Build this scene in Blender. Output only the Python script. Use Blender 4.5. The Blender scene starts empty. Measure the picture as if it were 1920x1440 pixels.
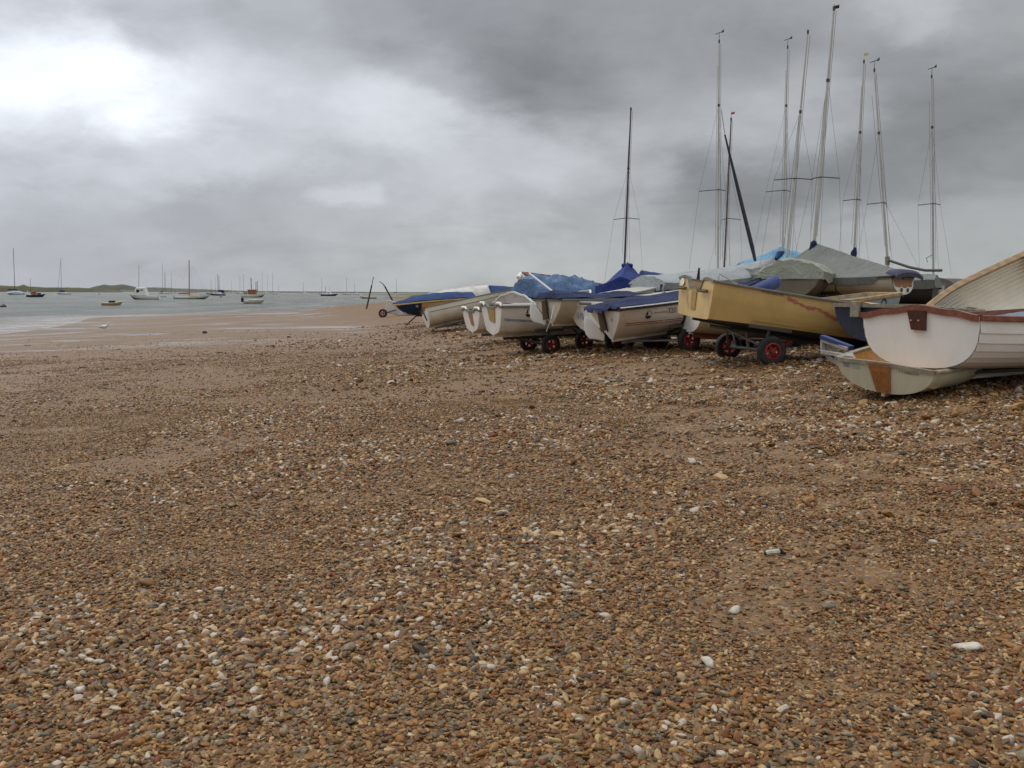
import bpy, math, random
import numpy as np
from mathutils import Vector, Matrix, noise, Euler
R = math.radians
random.seed(7); rng = np.random.default_rng(11)
sc = bpy.context.scene
col = sc.collection

# ------------------------------------------------------------------ camera
F_PX = 1750.0
CAM_Z = 1.5
PITCH, ROLL = R(5.57), R(0.31)
cam_d = bpy.data.cameras.new("camera"); cam = bpy.data.objects.new("camera", cam_d); col.objects.link(cam)
CAMM = Matrix.Translation((0, 0, CAM_Z)) @ Matrix.Rotation(math.pi/2 - PITCH, 4, 'X') @ Matrix.Rotation(ROLL, 4, 'Z')
cam.matrix_world = CAMM
cam_d.sensor_width = 36.0; cam_d.lens = 36.0*F_PX/1920.0
cam_d.clip_start = 0.05; cam_d.clip_end = 20000
sc.camera = cam
CR = CAMM.to_3x3()
def ray(px, py): return CR @ Vector(((px-960)/F_PX, -(py-720)/F_PX, -1.0))
def at(px, py, d):
    r = ray(px, py); k = d/r.y
    return Vector((r.x*k, d, CAM_Z + r.z*k))
def on_plane(px, py, z):
    r = ray(px, py); k = (z-CAM_Z)/r.z
    return Vector((r.x*k, r.y*k, z))

# ------------------------------------------------------------------ node helpers
class NT:
    def __init__(s, tree): s.t = tree; s.n = tree.nodes; s.l = tree.links
    def new(s, typ, **kw):
        nd = s.n.new(typ)
        for k, v in kw.items(): setattr(nd, k, v)
        return nd
    def put(s, sock, v):
        if isinstance(v, bpy.types.NodeSocket): s.l.new(v, sock)
        elif isinstance(v, (tuple, list)) and len(v) == 3 and sock.type == 'RGBA': sock.default_value = (*v, 1)
        else: sock.default_value = v
    def math(s, op, a, b=None, c=None, clamp=False):
        nd = s.new('ShaderNodeMath', operation=op); nd.use_clamp = clamp
        s.put(nd.inputs[0], a)
        if b is not None: s.put(nd.inputs[1], b)
        if c is not None: s.put(nd.inputs[2], c)
        return nd.outputs[0]
    def vm(s, op, a, b=None, out=0):
        nd = s.new('ShaderNodeVectorMath', operation=op); s.put(nd.inputs[0], a)
        if b is not None: s.put(nd.inputs[1], b)
        return nd.outputs[out]
    def noise(s, vec, scale, detail=3, rough=.5, dist=0):
        nd = s.new('ShaderNodeTexNoise'); s.put(nd.inputs['Vector'], vec)
        nd.inputs['Scale'].default_value = scale; nd.inputs['Detail'].default_value = detail
        nd.inputs['Roughness'].default_value = rough; nd.inputs['Distortion'].default_value = dist
        return nd
    def mix(s, f, a, b, blend='MIX'):
        nd = s.new('ShaderNodeMix', data_type='RGBA'); nd.blend_type = blend
        s.put(nd.inputs[0], f); s.put(nd.inputs[6], a); s.put(nd.inputs[7], b)
        return nd.outputs[2]
    def ramp(s, f, stops, interp='LINEAR'):
        nd = s.new('ShaderNodeValToRGB'); s.put(nd.inputs[0], f); cr = nd.color_ramp; cr.interpolation = interp
        while len(cr.elements) < len(stops): cr.elements.new(0.5)
        for e, (p, c) in zip(cr.elements, stops): e.position = p; e.color = (*c, 1) if len(c) == 3 else c
        return nd.outputs[0]
    def maprange(s, v, a, b, c=0., d=1.):
        nd = s.new('ShaderNodeMapRange'); s.put(nd.inputs[0], v)
        for i, x in enumerate((a, b, c, d)): nd.inputs[i+1].default_value = x
        return nd.outputs[0]

# ------------------------------------------------------------------ world: overcast sky with broken cloud
world = bpy.data.worlds.new("World"); sc.world = world; world.use_nodes = True
W = NT(world.node_tree); W.n.clear()
tc = W.new('ShaderNodeTexCoord'); dirv = tc.outputs['Generated']
sep = W.new('ShaderNodeSeparateXYZ'); W.put(sep.inputs[0], dirv)
az = W.math('DEGREES', W.math('ARCTAN2', sep.outputs[0], sep.outputs[1]))
el = W.math('DEGREES', W.math('ARCSINE', sep.outputs[2]))
cmb = W.new('ShaderNodeCombineXYZ'); W.put(cmb.inputs[0], az); W.put(cmb.inputs[1], el)
# cloud warp: noise squeezed vertically so clouds lie in long banks
sq = W.vm('MULTIPLY', dirv, (1.0, 1.0, 1.9))
n1 = W.noise(sq, 3.2, 6, .55, .3); n2 = W.noise(sq, 9.0, 8, .62, .2)
w1 = W.vm('MULTIPLY', W.vm('SUBTRACT', n1.outputs['Color'], (.5, .5, .5)), (10., 6., 0))
w2 = W.vm('MULTIPLY', W.vm('SUBTRACT', n2.outputs['Color'], (.5, .5, .5)), (5., 3.5, 0))
P = W.vm('ADD', W.vm('ADD', cmb.outputs[0], w1), w2)
def lin(v): v /= 255.; return v/12.92 if v <= .04045 else ((v+.055)/1.055)**2.4
SKY = [(30,20,189),(90,60,224),(60,130,279),(190,170,283),(100,180,265),(330,190,234),(110,250,235),(80,330,214),(120,400,192),(90,480,187),(270,40,197),(330,120,205),(500,50,185),(480,150,212),(620,130,195),(650,220,221),(500,270,214),(300,310,217),(350,395,174),(520,380,184),(720,60,172),(780,240,221),(820,310,202),(900,30,156),(960,110,138),(1060,120,138),(1000,200,143),(1080,235,152),(1180,170,145),(1150,50,155),(920,280,202),(1050,300,206),(1170,300,192),(1200,330,184),(1270,190,180),(1290,30,159),(1350,130,155),(1420,240,186),(1560,250,178),(1480,180,176),(1500,100,153),(1300,350,139),(1450,350,137),(1600,340,135),(1700,330,141),(1760,230,139),(1880,200,143),(1650,170,151),(1560,60,168),(1720,20,194),(1880,40,168),(1800,110,155),(1860,330,155),(1850,420,174),(1620,440,174),(1480,430,176),(1300,430,173),(1150,420,176),(980,400,192),(1000,500,189),(700,450,188),(500,480,186),(300,480,186),(1300,510,180),(1700,500,178),(1900,520,178),(200,330,209),(640,340,194),(760,365,198),(640,400,186),(430,300,210),(1200,480,179),(150,410,182),(420,405,176),(20,100,269),(270,195,269),(30,165,269),(240,150,277),(140,120,283),(0,62,237),(400,200,221),(860,130,185),(1000,60,156),(310,150,240)]
num = None; den = None
for (px, py, v) in SKY:
    r = ray(px, py).normalized()
    c = (math.degrees(math.atan2(r.x, r.y)), math.degrees(math.asin(r.z)), 0)
    q = W.vm('MULTIPLY', W.vm('SUBTRACT', P, c), (1/2.35, 1/1.5, 0))
    e = W.math('EXPONENT', W.math('MULTIPLY', W.vm('DOT_PRODUCT', q, q, 1), -1.0))
    num = W.math('MULTIPLY', e, lin(v)) if num is None else W.math('MULTIPLY_ADD', e, lin(v), num)
    den = e if den is None else W.math('ADD', den, e)
# the rest of the sky dome: paler, evenly clouded
nb = W.noise(sq, 1.6, 5, .55, .2)
vb = W.math('MULTIPLY', W.maprange(nb.outputs['Fac'], .3, .7, .75, 1.25), W.maprange(el, 0, 55, .34, 1.05))
num = W.math('ADD', num, W.math('MULTIPLY', vb, 1e-3)); den = W.math('ADD', den, 1e-3)
val = W.math('DIVIDE', num, den)
# one small bright cumulus low over the water, with an uneven top and a soft base
pw = W.vm('ADD', cmb.outputs[0], W.vm('MULTIPLY', W.vm('SUBTRACT', W.noise(sq, 30., 6, .6).outputs['Color'], (.5, .5, .5)), (1.6, 1.3, 0)))
pm = None
for (px, py, rx, ry, am) in ((590, 366, 1.0, .55, .9), (630, 364, 1.0, .6, .9), (672, 362, 1.0, .7, 1.0), (712, 362, .75, .75, 1.0), (650, 378, 2.4, .5, .5)):
    r = ray(px, py).normalized(); c = (math.degrees(math.atan2(r.x, r.y)), math.degrees(math.asin(r.z)), 0)
    q = W.vm('MULTIPLY', W.vm('SUBTRACT', pw, c), (1/rx, 1/ry, 0))
    e = W.math('EXPONENT', W.math('MULTIPLY', W.vm('DOT_PRODUCT', q, q, 1), -1.0)); pm = W.math('MULTIPLY', e, am) if pm is None else W.math('MULTIPLY_ADD', e, am, pm)
val = W.math('MULTIPLY_ADD', W.maprange(pm, .35, 1.25), .10, val)
n3 = W.noise(sq, 16., 8, .62, .1)
bk = W.noise(W.vm('MULTIPLY', dirv, (1, 1, 2.9)), 5.5, 9, .58, .5)
val = W.math('MULTIPLY', val, W.ramp(bk.outputs['Fac'], [(.34, (.88,)*3), (.47, (.985,)*3), (.56, (1.0,)*3), (.66, (1.0,)*3)]))
bk2 = W.noise(W.vm('MULTIPLY', dirv, (1, 1, 2.2)), 11., 9, .6, .3)
val = W.math('MULTIPLY', val, W.maprange(bk2.outputs['Fac'], .36, .64, .955, 1.045))
val = W.math('MULTIPLY', val, W.maprange(n3.outputs['Fac'], .25, .75, .95, 1.05))
warm = W.maprange(az, -30, 30, 0, 1)
tint = W.mix(warm, (.94, .985, 1.075), (.965, .998, 1.035))
greyg = W.mix(W.math('MULTIPLY', W.maprange(el, 0, 6, 1, 0), W.maprange(az, -18, 0)), tint, (.965, 1.01, 1.0))
cloudc = W.vm('SCALE', greyg); W.put(cloudc.node.inputs[3], val)
sky = W.new('ShaderNodeTexSky', sky_type='NISHITA'); sky.sun_disc = False
SUN_EL, SUN_AZ = R(58), R(-60)
sky.sun_elevation = SUN_EL; sky.sun_rotation = SUN_AZ
bg1 = W.new('ShaderNodeBackground'); W.put(bg1.inputs[0], cloudc); bg1.inputs[1].default_value = 1.0
bg2 = W.new('ShaderNodeBackground'); W.put(bg2.inputs[0], sky.outputs[0]); bg2.inputs[1].default_value = .08
mx = W.new('ShaderNodeMixShader'); mx.inputs[0].default_value = .04
W.l.new(bg1.outputs[0], mx.inputs[1]); W.l.new(bg2.outputs[0], mx.inputs[2])
wo = W.new('ShaderNodeOutputWorld'); W.l.new(mx.outputs[0], wo.inputs[0])

sun_d = bpy.data.lights.new("sun", 'SUN'); sun = bpy.data.objects.new("sun", sun_d); col.objects.link(sun)
sun_d.energy = 1.3; sun_d.angle = R(30); sun_d.color = (1, .965, .91)
sd = Vector((math.sin(SUN_AZ)*math.cos(SUN_EL), math.cos(SUN_AZ)*math.cos(SUN_EL), math.sin(SUN_EL)))
sun.rotation_euler = sd.to_track_quat('Z', 'Y').to_euler()
sc.view_settings.view_transform = 'Standard'; sc.view_settings.look = 'None'
sc.view_settings.exposure = 0.0; sc.view_settings.gamma = 1.0

# ------------------------------------------------------------------ materials
def principled(name):
    m = bpy.data.materials.new(name); m.use_nodes = True
    T = NT(m.node_tree); b = T.n['Principled BSDF']; return m, T, b
def mat(name, c, rough=.5, c2=None, scale=4., bump=0., bscale=60., metal=0., spec=.5, stretch=(1, 1, 1), dirt=None, dscale=3., damt=.5, coat=0.):
    m, T, b = principled(name)
    t = T.new('ShaderNodeTexCoord'); v = T.vm('MULTIPLY', t.outputs['Object'], stretch)
    c2 = c2 or tuple(x*.82 for x in c)
    n = T.noise(v, scale, 6, .6)
    cc = T.mix(T.maprange(n.outputs['Fac'], .35, .68), c, c2)
    if dirt:
        dn = T.noise(T.vm('MULTIPLY', t.outputs['Object'], (1, 1, .35)), dscale, 7, .65, .4)
        cc = T.mix(T.maprange(dn.outputs['Fac'], .48, .75, 0, damt), cc, dirt)
    T.put(b.inputs['Base Color'], cc)
    b.inputs['Roughness'].default_value = rough; b.inputs['Metallic'].default_value = metal
    b.inputs['Specular IOR Level'].default_value = spec; b.inputs['Coat Weight'].default_value = coat
    if bump:
        bn = T.noise(v, bscale, 4, .6); bp = T.new('ShaderNodeBump')
        bp.inputs['Strength'].default_value = min(1, bump); bp.inputs['Distance'].default_value = .004 if bscale > 20 else .03
        T.l.new(bn.outputs['Fac'], bp.inputs['Height']); T.l.new(bp.outputs[0], b.inputs['Normal'])
    return m
def wood(name, c, c2, rough=.45, ring=9.):
    m, T, b = principled(name)
    t = T.new('ShaderNodeTexCoord'); v = T.vm('MULTIPLY', t.outputs['Object'], (1.2, 9, 9))
    n = T.noise(v, 4, 6, .6, .8)
    w_ = T.new('ShaderNodeTexWave'); T.put(w_.inputs['Vector'], v); w_.inputs['Scale'].default_value = 1.4
    w_.inputs['Distortion'].default_value = ring; w_.inputs['Detail'].default_value = 3
    f = T.math('MULTIPLY_ADD', w_.outputs['Fac'], .35, T.math('MULTIPLY', n.outputs['Fac'], .75))
    T.put(b.inputs['Base Color'], T.mix(T.maprange(f, .25, .8), c, c2))
    b.inputs['Roughness'].default_value = rough
    bp = T.new('ShaderNodeBump'); bp.inputs['Strength'].default_value = .3; bp.inputs['Distance'].default_value = .002
    T.l.new(n.outputs['Fac'], bp.inputs['Height']); T.l.new(bp.outputs[0], b.inputs['Normal'])
    return m
def tarp(name, c, c2, rough=.8, fine=1.):
    m, T, b = principled(name)
    t = T.new('ShaderNodeTexCoord'); o = t.outputs['Object']
    n = T.noise(o, 2.2, 6, .62, .5)
    T.put(b.inputs['Base Color'], T.mix(T.maprange(n.outputs['Fac'], .35, .68), c, c2))
    b.inputs['Roughness'].default_value = rough; b.inputs['Specular IOR Level'].default_value = .25
    nn = T.noise(T.vm('MULTIPLY', o, (2.0, 1, 1)), 3.5, 5, .6, 1.6); nf = T.noise(o, 22, 3, .5, .5)
    h = T.math('MULTIPLY_ADD', nf.outputs['Fac'], .12, nn.outputs['Fac'])
    bp = T.new('ShaderNodeBump'); bp.inputs['Strength'].default_value = .9; bp.inputs['Distance'].default_value = .05*fine
    T.put(bp.inputs['Height'], h); T.l.new(bp.outputs[0], b.inputs['Normal'])
    return m
GRIME = (.28, .24, .16)
M = dict(
 white=mat('white gelcoat', (.82, .80, .75), .3, (.74, .71, .64), 2.5, dirt=GRIME, damt=.4, bump=.15, bscale=3),
 clean=mat('white paint', (.82, .81, .77), .35, (.76, .74, .69), 2, dirt=(.45,.40,.30), damt=.22, bump=.15, bscale=4),
 cream=mat('cream gelcoat', (.70, .65, .51), .35, (.60, .55, .42), 2.5, dirt=GRIME, damt=.4),
 creamp=mat('cream paint', (.84, .79, .66), .45, (.79, .73, .60), 3, dirt=(.5, .42, .3), damt=.2),
 limec=mat('faded lime cream paint', (.68, .64, .46), .45, (.60, .58, .42), 3, dirt=(.3, .26, .15), damt=.5),
 offw=mat('grey white gelcoat', (.62, .61, .57), .45, (.53, .51, .46), 3, dirt=GRIME, damt=.5),
 deck=mat('grey beige deck', (.42, .41, .35), .6, (.35, .34, .29), 3, dirt=(.2, .18, .12), damt=.4),
 yellow=mat('yellow ochre gelcoat', (.68, .47, .19), .35, (.60, .41, .15), 2, dirt=(.3, .2, .09), damt=.35, bump=.15, bscale=3),
 orange=mat('orange buff gelcoat', (.58, .37, .15), .4, (.5, .32, .13), 2, dirt=GRIME),
 black=mat('black bottom paint', (.035, .04, .045), .5, (.06, .06, .06), 3),
 navy=mat('navy paint', (.02, .03, .06), .45, (.035, .04, .07), 3, dirt=(.12, .11, .1), damt=.3),
 bluegrey=mat('pale blue paint', (.42, .52, .58), .45, (.36, .46, .52), 3, dirt=GRIME, damt=.3),
 teal=mat('teal paint', (.08, .27, .33), .5),
 brownhull=mat('brown antifouling', (.16, .13, .08), .6, (.10, .085, .06), 3, dirt=(.3, .22, .1), damt=.5),
 redhull=mat('dark red paint', (.09, .02, .02), .5, (.05, .02, .02), 3),
 rubber=mat('tyre rubber', (.012, .014, .016), .75, (.022, .023, .025), 8, dirt=(.11, .085, .055), dscale=6, damt=.6),
 rim=mat('red plastic rim', (.36, .022, .02), .5, (.25, .02, .018), 8, dirt=(.13, .07, .04), dscale=9, damt=.8),
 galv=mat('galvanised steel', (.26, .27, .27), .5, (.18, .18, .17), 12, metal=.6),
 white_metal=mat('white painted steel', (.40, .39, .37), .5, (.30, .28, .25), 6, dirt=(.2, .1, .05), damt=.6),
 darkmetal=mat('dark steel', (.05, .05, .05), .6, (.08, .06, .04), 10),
 alloy=mat('mast alloy', (.52, .50, .45), .45, (.42, .40, .35), 3),
 alloyd=mat('brown mast', (.13, .085, .07), .5, (.10, .065, .055), 3),
 mastdark=mat('dark mast', (.05, .04, .04), .5, (.07, .055, .05), 3),
 wire=mat('rigging wire', (.14, .14, .14), .5, metal=.5),
 rubrail=mat('grey rubber rail', (.14, .14, .125), .6, (.2, .19, .16), 6),
 trim=mat('black trim', (.02, .02, .022), .5),
 logo=mat('black lettering', (.025, .025, .03), .5),
 redline=mat('red stripe', (.42, .04, .045), .5, (.36, .05, .05), 12),
 scribble=mat('faded red paint', (.42, .10, .09), .6, (.5, .2, .12), 14),
 grime=mat('faint pencil lettering', (.16, .12, .07), .6),
 pinkish=mat('pink stain', (.56, .28, .20), .6),
 sticker=mat('grey blue sticker', (.20, .25, .30), .5, (.45, .47, .48), 14),
 mint=mat('mint sticker', (.38, .50, .42), .5),
 steel=mat('stainless', (.4, .4, .4), .3, metal=.9),
 mahog=wood('mahogany', (.26, .085, .045), (.15, .045, .025), .35),
 mahogd=wood('dark mahogany', (.10, .03, .02), (.06, .018, .013), .4),
 oak=wood('weathered oak', (.50, .34, .17), (.30, .20, .11), .6),
 ply=wood('varnished plywood', (.40, .17, .05), (.28, .11, .035), .45),
 plyl=wood('pale plywood', (.72, .45, .18), (.60, .33, .10), .5),
 grey_wood=wood('grey weathered wood', (.34, .30, .22), (.20, .18, .13), .7),
 ochrep=wood('varnished panel', (.42, .29, .09), (.30, .19, .05), .5),
 tblue=tarp('blue tarpaulin', (.018, .042, .125), (.03, .065, .16)),
 tnavy=tarp('navy canvas', (.012, .020, .065), (.025, .036, .09)),
 troyal=tarp('royal blue canvas', (.018, .035, .17), (.03, .055, .20)),
 tslate=tarp('slate blue tarpaulin', (.075, .14, .26), (.11, .19, .33), .45, 1.4),
 tlight=tarp('light blue tarpaulin', (.16, .33, .47), (.22, .40, .55)),
 tgrey=tarp('grey canvas', (.20, .205, .185), (.165, .17, .155)),
 tgrey2=tarp('grey pvc cover', (.36, .38, .38), (.27, .29, .29), .4),
 tgreen=tarp('green grey canvas', (.32, .33, .26), (.24, .25, .19)),
 furl=mat('dark furled cloth', (.035, .04, .06), .8, (.06, .065, .08), 9),
 them=tarp('grey blue hem', (.085, .09, .13), (.06, .065, .10)),
 tout=tarp('violet blue cover', (.09, .12, .29), (.07, .09, .22)),
 bluepad=mat('blue pad', (.02, .045, .16), .6),
 wood_post=mat('wet post', (.05, .035, .025), .8, (.08, .055, .035), 8),
 red=mat('red cloth', (.6, .03, .06), .6), yel=mat('yellow cloth', (.65, .6, .22), .6),
 feather=mat('white feathers', (.8, .8, .8), .6),
 tan=mat('tan spar', (.32, .20, .09), .5), ebony=mat('burnt wood', (.02, .018, .016), .8),
 orangew=mat('orange wheelhouse', (.36, .12, .045), .5), window=mat('dark glass', (.02, .03, .035), .1),
 brick=mat('dark brown boat', (.07, .05, .045), .6),
 bone=mat('pale flint', (.60, .54, .44), .8, (.3, .27, .22), 20),
)

# ------------------------------------------------------------------ object helpers
def put_props(o, label=None, cat=None, group=None, kind=None):
    if label: o['label'] = label
    if cat: o['category'] = cat
    if group: o['group'] = group
    if kind: o['kind'] = kind
    return o
def empty(name, mtx, label, cat, group=None, parent=None):
    o = bpy.data.objects.new(name, None); col.objects.link(o)
    if parent: o.parent = parent
    o.matrix_world = mtx if isinstance(mtx, Matrix) else Matrix.Translation(mtx)
    o.empty_display_size = .2
    return put_props(o, label, cat, group)
class MB:
    def __init__(s): s.v = []; s.f = []; s.mi = []; s.sm = []
    def add(s, vs, fs, mi=0, smooth=False):
        k = len(s.v); s.v += [tuple(v) for v in vs]
        for f in fs: s.f.append(tuple(i+k for i in f)); s.mi.append(mi); s.sm.append(smooth)
    def box(s, c, size, rot=None, mi=0, bev=0.0):
        x, y, z = [q/2 for q in size]; c = Vector(c)
        if bev:
            pts = []; fs = []
            b_ = min(bev, x*.9, y*.9, z*.9)
            rings = [(-z, b_), (-z+b_, 0), (z-b_, 0), (z, b_)]
            for zz, ins in rings:
                X, Y = x-ins, y-ins; e = b_ if ins == 0 else b_*.4
                pts += [Vector(p) for p in ((-X+e,-Y,zz),(X-e,-Y,zz),(X,-Y+e,zz),(X,Y-e,zz),(X-e,Y,zz),(-X+e,Y,zz),(-X,Y-e,zz),(-X,-Y+e,zz))]
            for r_ in range(3):
                for i in range(8):
                    a = r_*8+i; b2 = r_*8+(i+1) % 8; fs.append((a, b2, b2+8, a+8))
            fs.append(tuple(reversed(range(8)))); fs.append(tuple(range(24, 32)))
        else:
            pts = [Vector((sx*x, sy*y, sz*z)) for sz in (-1, 1) for sy in (-1, 1) for sx in (-1, 1)]
            fs = [(0,2,3,1),(4,5,7,6),(0,1,5,4),(1,3,7,5),(3,2,6,7),(2,0,4,6)]
        if rot is not None: pts = [rot @ p for p in pts]
        s.add([p+c for p in pts], fs, mi); return s
    def bar(s, a, b, w, h, mi=0, up=Vector((0, 0, 1))):
        a = Vector(a); b = Vector(b); d = (b-a); L = d.length; x = d.normalized()
        y = up.cross(x)
        y = y.normalized() if y.length > 1e-4 else Vector((0, 1, 0)); z = x.cross(y)
        rot = Matrix((x, y, z)).transposed()
        return s.box((a+b)/2, (L, w, h), rot, mi, min(w, h)*.12)
    def tube(s, pts, r, n=8, mi=0, cap=True):
        pts = [Vector(p) for p in pts]; rs = r if isinstance(r, (list, tuple)) else [r]*len(pts)
        vs = []; fs = []; prev = None
        for i, p in enumerate(pts):
            d = (pts[min(i+1, len(pts)-1)] - pts[max(i-1, 0)]).normalized()
            if prev is None:
                u = d.cross(Vector((0, 0, 1)))
                if u.length < .05: u = d.cross(Vector((1, 0, 0)))
            else: u = prev - d*prev.dot(d)
            u.normalize(); prev = u; w = d.cross(u)
            for k in range(n):
                a = 2*math.pi*k/n; vs.append(p + (u*math.cos(a)+w*math.sin(a))*rs[i])
        for i in range(len(pts)-1):
            for k in range(n):
                fs.append((i*n+k, i*n+(k+1) % n, (i+1)*n+(k+1) % n, (i+1)*n+k))
        if cap: fs.append(tuple(reversed(range(n)))); fs.append(tuple((len(pts)-1)*n+k for k in range(n)))
        s.add(vs, fs, mi, True); return s
    def grid(s, rows, mi=0, smooth=True, flip=False):
        n = len(rows[0]); vs = [p for r_ in rows for p in r_]; fs = []
        for i in range(len(rows)-1):
            for j in range(n-1):
                f = (i*n+j, i*n+j+1, (i+1)*n+j+1, (i+1)*n+j); fs.append(tuple(reversed(f)) if flip else f)
        s.add(vs, fs, mi, smooth); return s
    def build(s, name, mats, parent=None, world=False, sharp=35):
        me = bpy.data.meshes.new(name); me.from_pydata(s.v, [], s.f)
        if not isinstance(mats, (list, tuple)): mats = [mats]
        for m in mats: me.materials.append(m)
        me.polygons.foreach_set('material_index', s.mi); me.polygons.foreach_set('use_smooth', s.sm)
        if any(s.sm): me.set_sharp_from_angle(angle=R(sharp))
        me.validate(); me.update()
        o = bpy.data.objects.new(name, me); col.objects.link(o)
        if parent is not None:
            o.parent = parent
            if world: o.matrix_parent_inverse = parent.matrix_world.inverted()
        return o
def text_mesh(txt, size):
    """2D outline triangles of a word, as verts (x,y) and faces"""
    cu = bpy.data.curves.new('t', 'FONT'); cu.body = txt; cu.size = size; cu.resolution_u = 3
    o = bpy.data.objects.new('t', cu); col.objects.link(o)
    dg = bpy.context.evaluated_depsgraph_get(); me = o.evaluated_get(dg).to_mesh()
    vs = [(v.co.x, v.co.y) for v in me.vertices]; fs = [tuple(p.vertices) for p in me.polygons]
    o.evaluated_get(dg).to_mesh_clear(); bpy.data.objects.remove(o); return vs, fs

# ------------------------------------------------------------------ terrain
WATER_Z = -0.4
SHORE_PX = [(-260,690),(0,628),(60,621),(120,612),(158,603),(172,597),(200,594.5),(300,593),(400,592.5),(470,592),(520,590),(560,588),(620,586),(690,583),(760,577),(900,568),(1200,562)]
SHORE = [on_plane(x, y, WATER_Z).xy for x, y in SHORE_PX]
SHORE = [Vector((-13, -60)), Vector((-16.5, -10)), Vector((-19, 10))] + SHORE[1:]
SHORE.append(SHORE[-1] + Vector((60, 40)))
sh = np.array([tuple(p) for p in SHORE])
def sstep(x, a, b): t = np.clip((x-a)/(b-a), 0, 1); return t*t*(3-2*t)
def shore_dist(x, y):
    """distance to the waterline, positive inland"""
    best = np.full(x.shape, 1e9); 
    for (ax, ay), (bx, by) in zip(sh[:-1], sh[1:]):
        dx, dy = bx-ax, by-ay; L2 = dx*dx+dy*dy
        t = np.clip(((x-ax)*dx+(y-ay)*dy)/L2, 0, 1)
        d = np.hypot(x-ax-t*dx, y-ay-t*dy); best = np.minimum(best, d)
    poly = np.vstack([sh, [[400, sh[-1][1]], [400, -60]]])
    ins = np.zeros(x.shape, bool); n = len(poly); j = n-1
    for i in range(n):
        xi, yi = poly[i]; xj, yj = poly[j]
        c = ((yi > y) != (yj > y)) & (x < (xj-xi)*(y-yi)/(yj-yi+1e-12)+xi); ins ^= c; j = i
    return np.where(ins, best, -best)
def sline(x, y): return -(x-4.2)*.96 - (y-10)*.27
def vnoise(x, y, sc_, seed=0):
    xs, ys = x*sc_+seed*17.3, y*sc_+seed*9.1
    xi = np.floor(xs).astype(np.int64); yi = np.floor(ys).astype(np.int64); fx = xs-xi; fy = ys-yi
    fx = fx*fx*(3-2*fx); fy = fy*fy*(3-2*fy)
    def h(a, b):
        v = np.sin(a*127.1+b*311.7+seed*74.7)*43758.5453; return v-np.floor(v)
    return (h(xi, yi)*(1-fx)+h(xi+1, yi)*fx)*(1-fy)+(h(xi, yi+1)*(1-fx)+h(xi+1, yi+1)*fx)*fy - .5
def ground_z(x, y):
    x = np.asarray(x, float); y = np.asarray(y, float)
    s = sline(x, y); d = shore_dist(x, y)
    f = np.interp(-s, [-40, -18.6, -6.7, -3, 0, 3, 5.5, 8.5, 13, 60], [.0, .0, .40, .60, .90, 1.02, 1.2, 1.62, 1.75, 1.9])
    z = WATER_Z + f*sstep(d, -1, 7)*1.0 + np.clip(d, -30, 0)*.05 + .05*sstep(d, -2, 4)
    z = z + .05*vnoise(x, y, .22, 1)*sstep(d, 1, 6) + .02*vnoise(x, y, .9, 2)*sstep(d, 2, 8)
    z = z - .13*sstep(y, 14.8, 19)*(1-sstep(-s, 4, 7))*sstep(-s, -8, -1)
    rough = sstep(-s, -5.5, -1.5)
    z = z + rough*(.055*vnoise(x, y, 1.6, 3) + .035*vnoise(x, y, 4.1, 4)) + .010*vnoise(x, y, 3.3, 5)*sstep(d, 3, 9)
    return z
def gz(x, y): return float(ground_z(np.array([x]), np.array([y]))[0])
def wedge(y0, y1, rows, cols, spread, fn, base=9.):
    k = np.linspace(0, 1, rows); ys = y0 + (np.expm1(k*math.log((y1-y0)/base+1)))*base
    t = np.linspace(-1, 1, cols); X = t[None, :]*(9+spread*np.abs(ys[:, None])); Y = np.repeat(ys[:, None], cols, 1)
    return X, Y, fn(X, Y)
def grid_obj(name, X, Y, Z, material, attrs={}):
    r_, c_ = X.shape; me = bpy.data.meshes.new(name)
    co = np.stack([X, Y, Z], -1).reshape(-1, 3)
    idx = np.arange(r_*c_).reshape(r_, c_)
    q = np.stack([idx[:-1, :-1], idx[:-1, 1:], idx[1:, 1:], idx[1:, :-1]], -1).reshape(-1, 4)
    me.vertices.add(len(co)); me.vertices.foreach_set('co', co.ravel())
    me.loops.add(q.size); me.loops.foreach_set('vertex_index', q.ravel().astype(np.int32))
    me.polygons.add(len(q)); me.polygons.foreach_set('loop_start', (np.arange(len(q))*4).astype(np.int32))
    me.polygons.foreach_set('use_smooth', np.ones(len(q), bool))
    for k, a in attrs.items():
        at_ = me.attributes.new(k, 'FLOAT', 'POINT'); at_.data.foreach_set('value', a.ravel().astype(np.float32))
    me.materials.append(material); me.update(calc_edges=True)
    o = bpy.data.objects.new(name, me); col.objects.link(o); return o

# beach material: shingle, sand in patches, wetter and smoother towards the water
m, T, b = principled('shingle ground')
geo = T.new('ShaderNodeNewGeometry'); pos = geo.outputs['Position']
aw = T.new('ShaderNodeAttribute', attribute_name='wet'); wet = aw.outputs['Fac']
ag = T.new('ShaderNodeAttribute', attribute_name='grassy'); grs = ag.outputs['Fac']
PEB = [(0, (.21, .125, .062)), (.16, (.29, .19, .095)), (.30, (.16, .125, .085)), (.42, (.34, .215, .105)), (.55, (.095, .08, .065)), (.66, (.26, .135, .06)), (.78, (.20, .165, .12)), (.88, (.38, .28, .16)), (.955, (.62, .55, .42))]
def vor(scale, stretch=(1, 1, 1)):
    v = T.new('ShaderNodeTexVoronoi'); T.put(v.inputs['Vector'], T.vm('MULTIPLY', pos, stretch)); v.inputs['Scale'].default_value = scale
    s_ = T.new('ShaderNodeSeparateColor'); T.put(s_.inputs[0], v.outputs['Color']); return v, s_
va, sa = vor(62); vb_, sb = vor(24); vc, sc3 = vor(9)
ca = T.ramp(sa.outputs[0], PEB, 'CONSTANT'); cb = T.ramp(sb.outputs[1], PEB, 'CONSTANT')
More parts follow.
